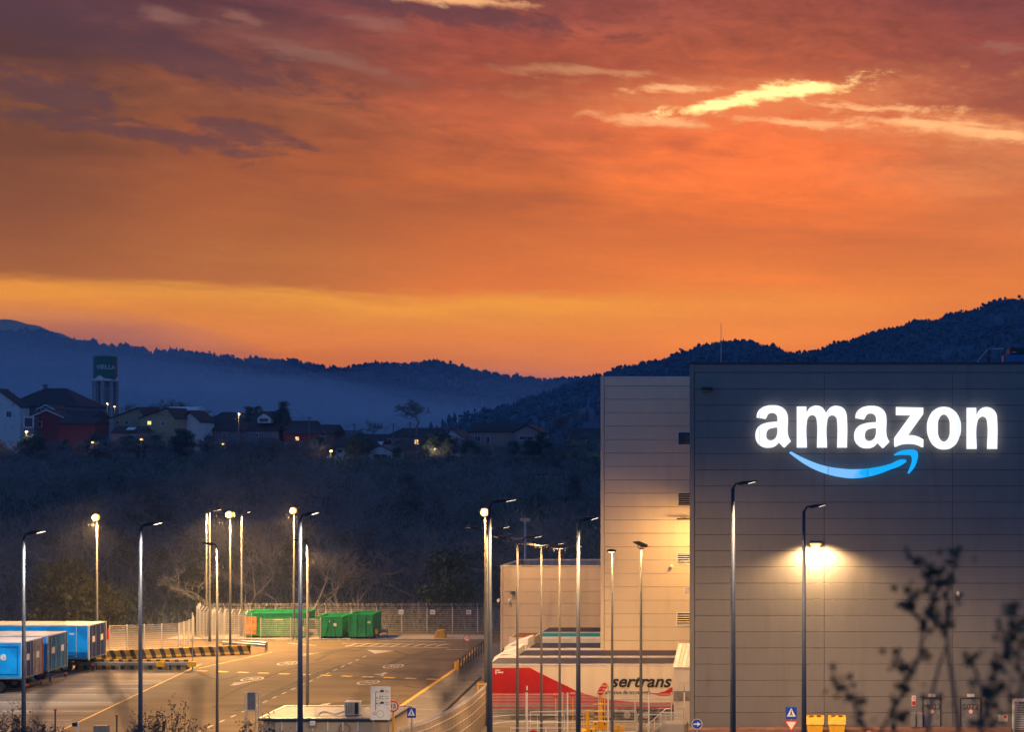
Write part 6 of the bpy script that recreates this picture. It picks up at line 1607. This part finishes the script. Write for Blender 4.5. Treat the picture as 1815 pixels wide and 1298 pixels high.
near_branch('blurred leafy branch rising over the right part of the sign wall', 3.0,
    [[(1560,1300),(1600,1230),(1628,1170),(1640,1110),(1652,1060),(1640,1020),(1628,992)], [(1612,1190),(1590,1165),(1585,1160)], [(1640,1105),(1615,1085),(1600,1068)],
     [(1700,1300),(1690,1220),(1680,1150),(1676,1100),(1680,1050),(1690,1000)], [(1645,1300),(1652,1230),(1668,1170),(1678,1145)], [(1652,1060),(1672,1030),(1692,1015)]],
    [(1628,1000,22,16),(1642,1025,20,12),(1692,992,20,18),(1684,1030,26,22),(1620,1072,22,16),(1605,1072,18,10),(1668,1078,22,16),(1678,1110,22,16),(1648,1090,18,12),(1588,1170,20,12),(1612,1195,16,8),(1642,1120,16,8),(1655,1240,22,12),(1600,1225,14,7),(1640,1160,14,6)], 11)
near_branch('blurred leafy branches at the bottom right corner', 2.8,
    [[(1740,1300),(1752,1240),(1770,1180),(1792,1130),(1800,1085)], [(1800,1300),(1812,1210),(1800,1150)], [(1752,1240),(1735,1210),(1722,1165)]],
    [(1797,1092,20,18),(1788,1130,26,20),(1806,1160,26,22),(1770,1190,22,16),(1764,1220,22,12),(1724,1172,16,14),(1745,1240,24,14),(1760,1268,28,16),(1812,1245,26,16),(1735,1290,22,10),(1812,1120,20,10)], 12)
near_branch('short blurred twig with leaves left of the two fire doors', 3.0,
    [[(1535,1300),(1522,1270),(1510,1240),(1488,1215)]],
    [(1492,1220,24,20),(1512,1238,18,12),(1524,1275,16,10),(1545,1290,16,6)], 13)
near_branch('dark blurred bud beside the blurred branch', 3.0, [[(1586,1300),(1585,1275),(1583,1240)]], [(1585,1278,12,16),(1584,1262,8,6)], 14)
near_branch('very blurred bare twigs hanging over the yard', 1.3,
    [[(800,1310),(790,1250),(770,1210),(765,1170)], [(790,1250),(825,1200),(850,1150),(846,1180)], [(770,1210),(730,1195),(690,1205)], [(850,1310),(840,1240),(812,1180)], [(600,1320),(640,1240),(665,1200),(640,1180)]], [(820,1225,26,3),(838,1195,22,3),(775,1240,22,3)], 15, r=0.0030, leaf=0.014)
near_branch('very blurred bare twigs over the left apron', 1.4,
    [[(60,1310),(75,1230),(90,1150),(110,1080)], [(240,1310),(210,1240),(190,1200),(170,1190)], [(225,1200),(240,1160),(236,1100)], [(345,1310),(350,1240),(352,1210)], [(75,1230),(120,1215),(180,1190)]], [(210,1225,24,3),(180,1200,24,3),(352,1215,14,3)], 16, r=0.003, leaf=0.018)

# ------------------------------------------------------------------ haze
hz_ = MB().box(-2450, 2450, -230, HAZE_Y, -4, HAZE_TOP).build('haze', None or M['black'], kind='stuff')
hm = bpy.data.materials.new('dusk_haze'); hm.use_nodes = True; ht = hm.node_tree; ht.nodes.clear()
pv = ht.nodes.new('ShaderNodeVolumePrincipled'); ho = ht.nodes.new('ShaderNodeOutputMaterial')
pv.inputs['Color'].default_value = (0.42, 0.62, 1.0, 1); pv.inputs['Density'].default_value = HAZE_D; pv.inputs['Anisotropy'].default_value = 0.0
ht.links.new(pv.outputs[0], ho.inputs['Volume'])
hz_.data.materials.clear(); hz_.data.materials.append(hm)

# mist lying in the valley between the village and the hills
def mist(cx, cy, rx, ry, rz, dens, col, seed):
    vs = []; fs = []; n = 40; m_ = 10
    for j in range(m_+1):
        ph = math.pi/2*j/m_
        for i in range(n):
            a = 2*math.pi*i/n; k_ = 1 + 0.16*noise.noise(Vector((math.cos(a)*1.5, math.sin(a)*1.5, seed)))
            vs.append((rx*k_*math.cos(a)*math.cos(ph), ry*k_*math.sin(a)*math.cos(ph), -3.0 + rz*math.sin(ph)*(1+0.2*noise.noise(Vector((a*1.3, ph*2, seed+5))))))
    for j in range(m_):
        for i in range(n): fs.append((j*n+i, j*n+(i+1)%n, (j+1)*n+(i+1)%n, (j+1)*n+i))
    fs.append(tuple(range(n-1,-1,-1)))
    b = MB(); b.add(vs, fs); o = b.build('mist', M['black'], None, (cx, cy, 0), kind='stuff')
    mm = bpy.data.materials.new('valley_mist'); mm.use_nodes = True; t_ = mm.node_tree; t_.nodes.clear()
    v_ = t_.nodes.new('ShaderNodeVolumePrincipled'); q = t_.nodes.new('ShaderNodeOutputMaterial')
    v_.inputs['Color'].default_value = (*col, 1); v_.inputs['Density'].default_value = dens
    t_.links.new(v_.outputs[0], q.inputs['Volume']); o.data.materials.clear(); o.data.materials.append(mm)
for q, (x, y, rx, ry, rz, d) in enumerate([(-430,800,440,290,46,0.0030),(-470,800,390,255,60,0.0024),(-520,790,310,225,72,0.0018),(-560,780,250,185,84,0.0016),(-300,820,330,240,64,0.0016),(150,640,420,150,58,0.0009),(-560,850,330,240,104,0.0010),(-640,860,280,230,118,0.0009)]):
    mist(x, y, rx, ry, rz, d, (0.66, 0.86, 1.0), q)
mist(-44, 127, 52, 27, 22, 0.0006, (0.9, 0.9, 0.92), 31)
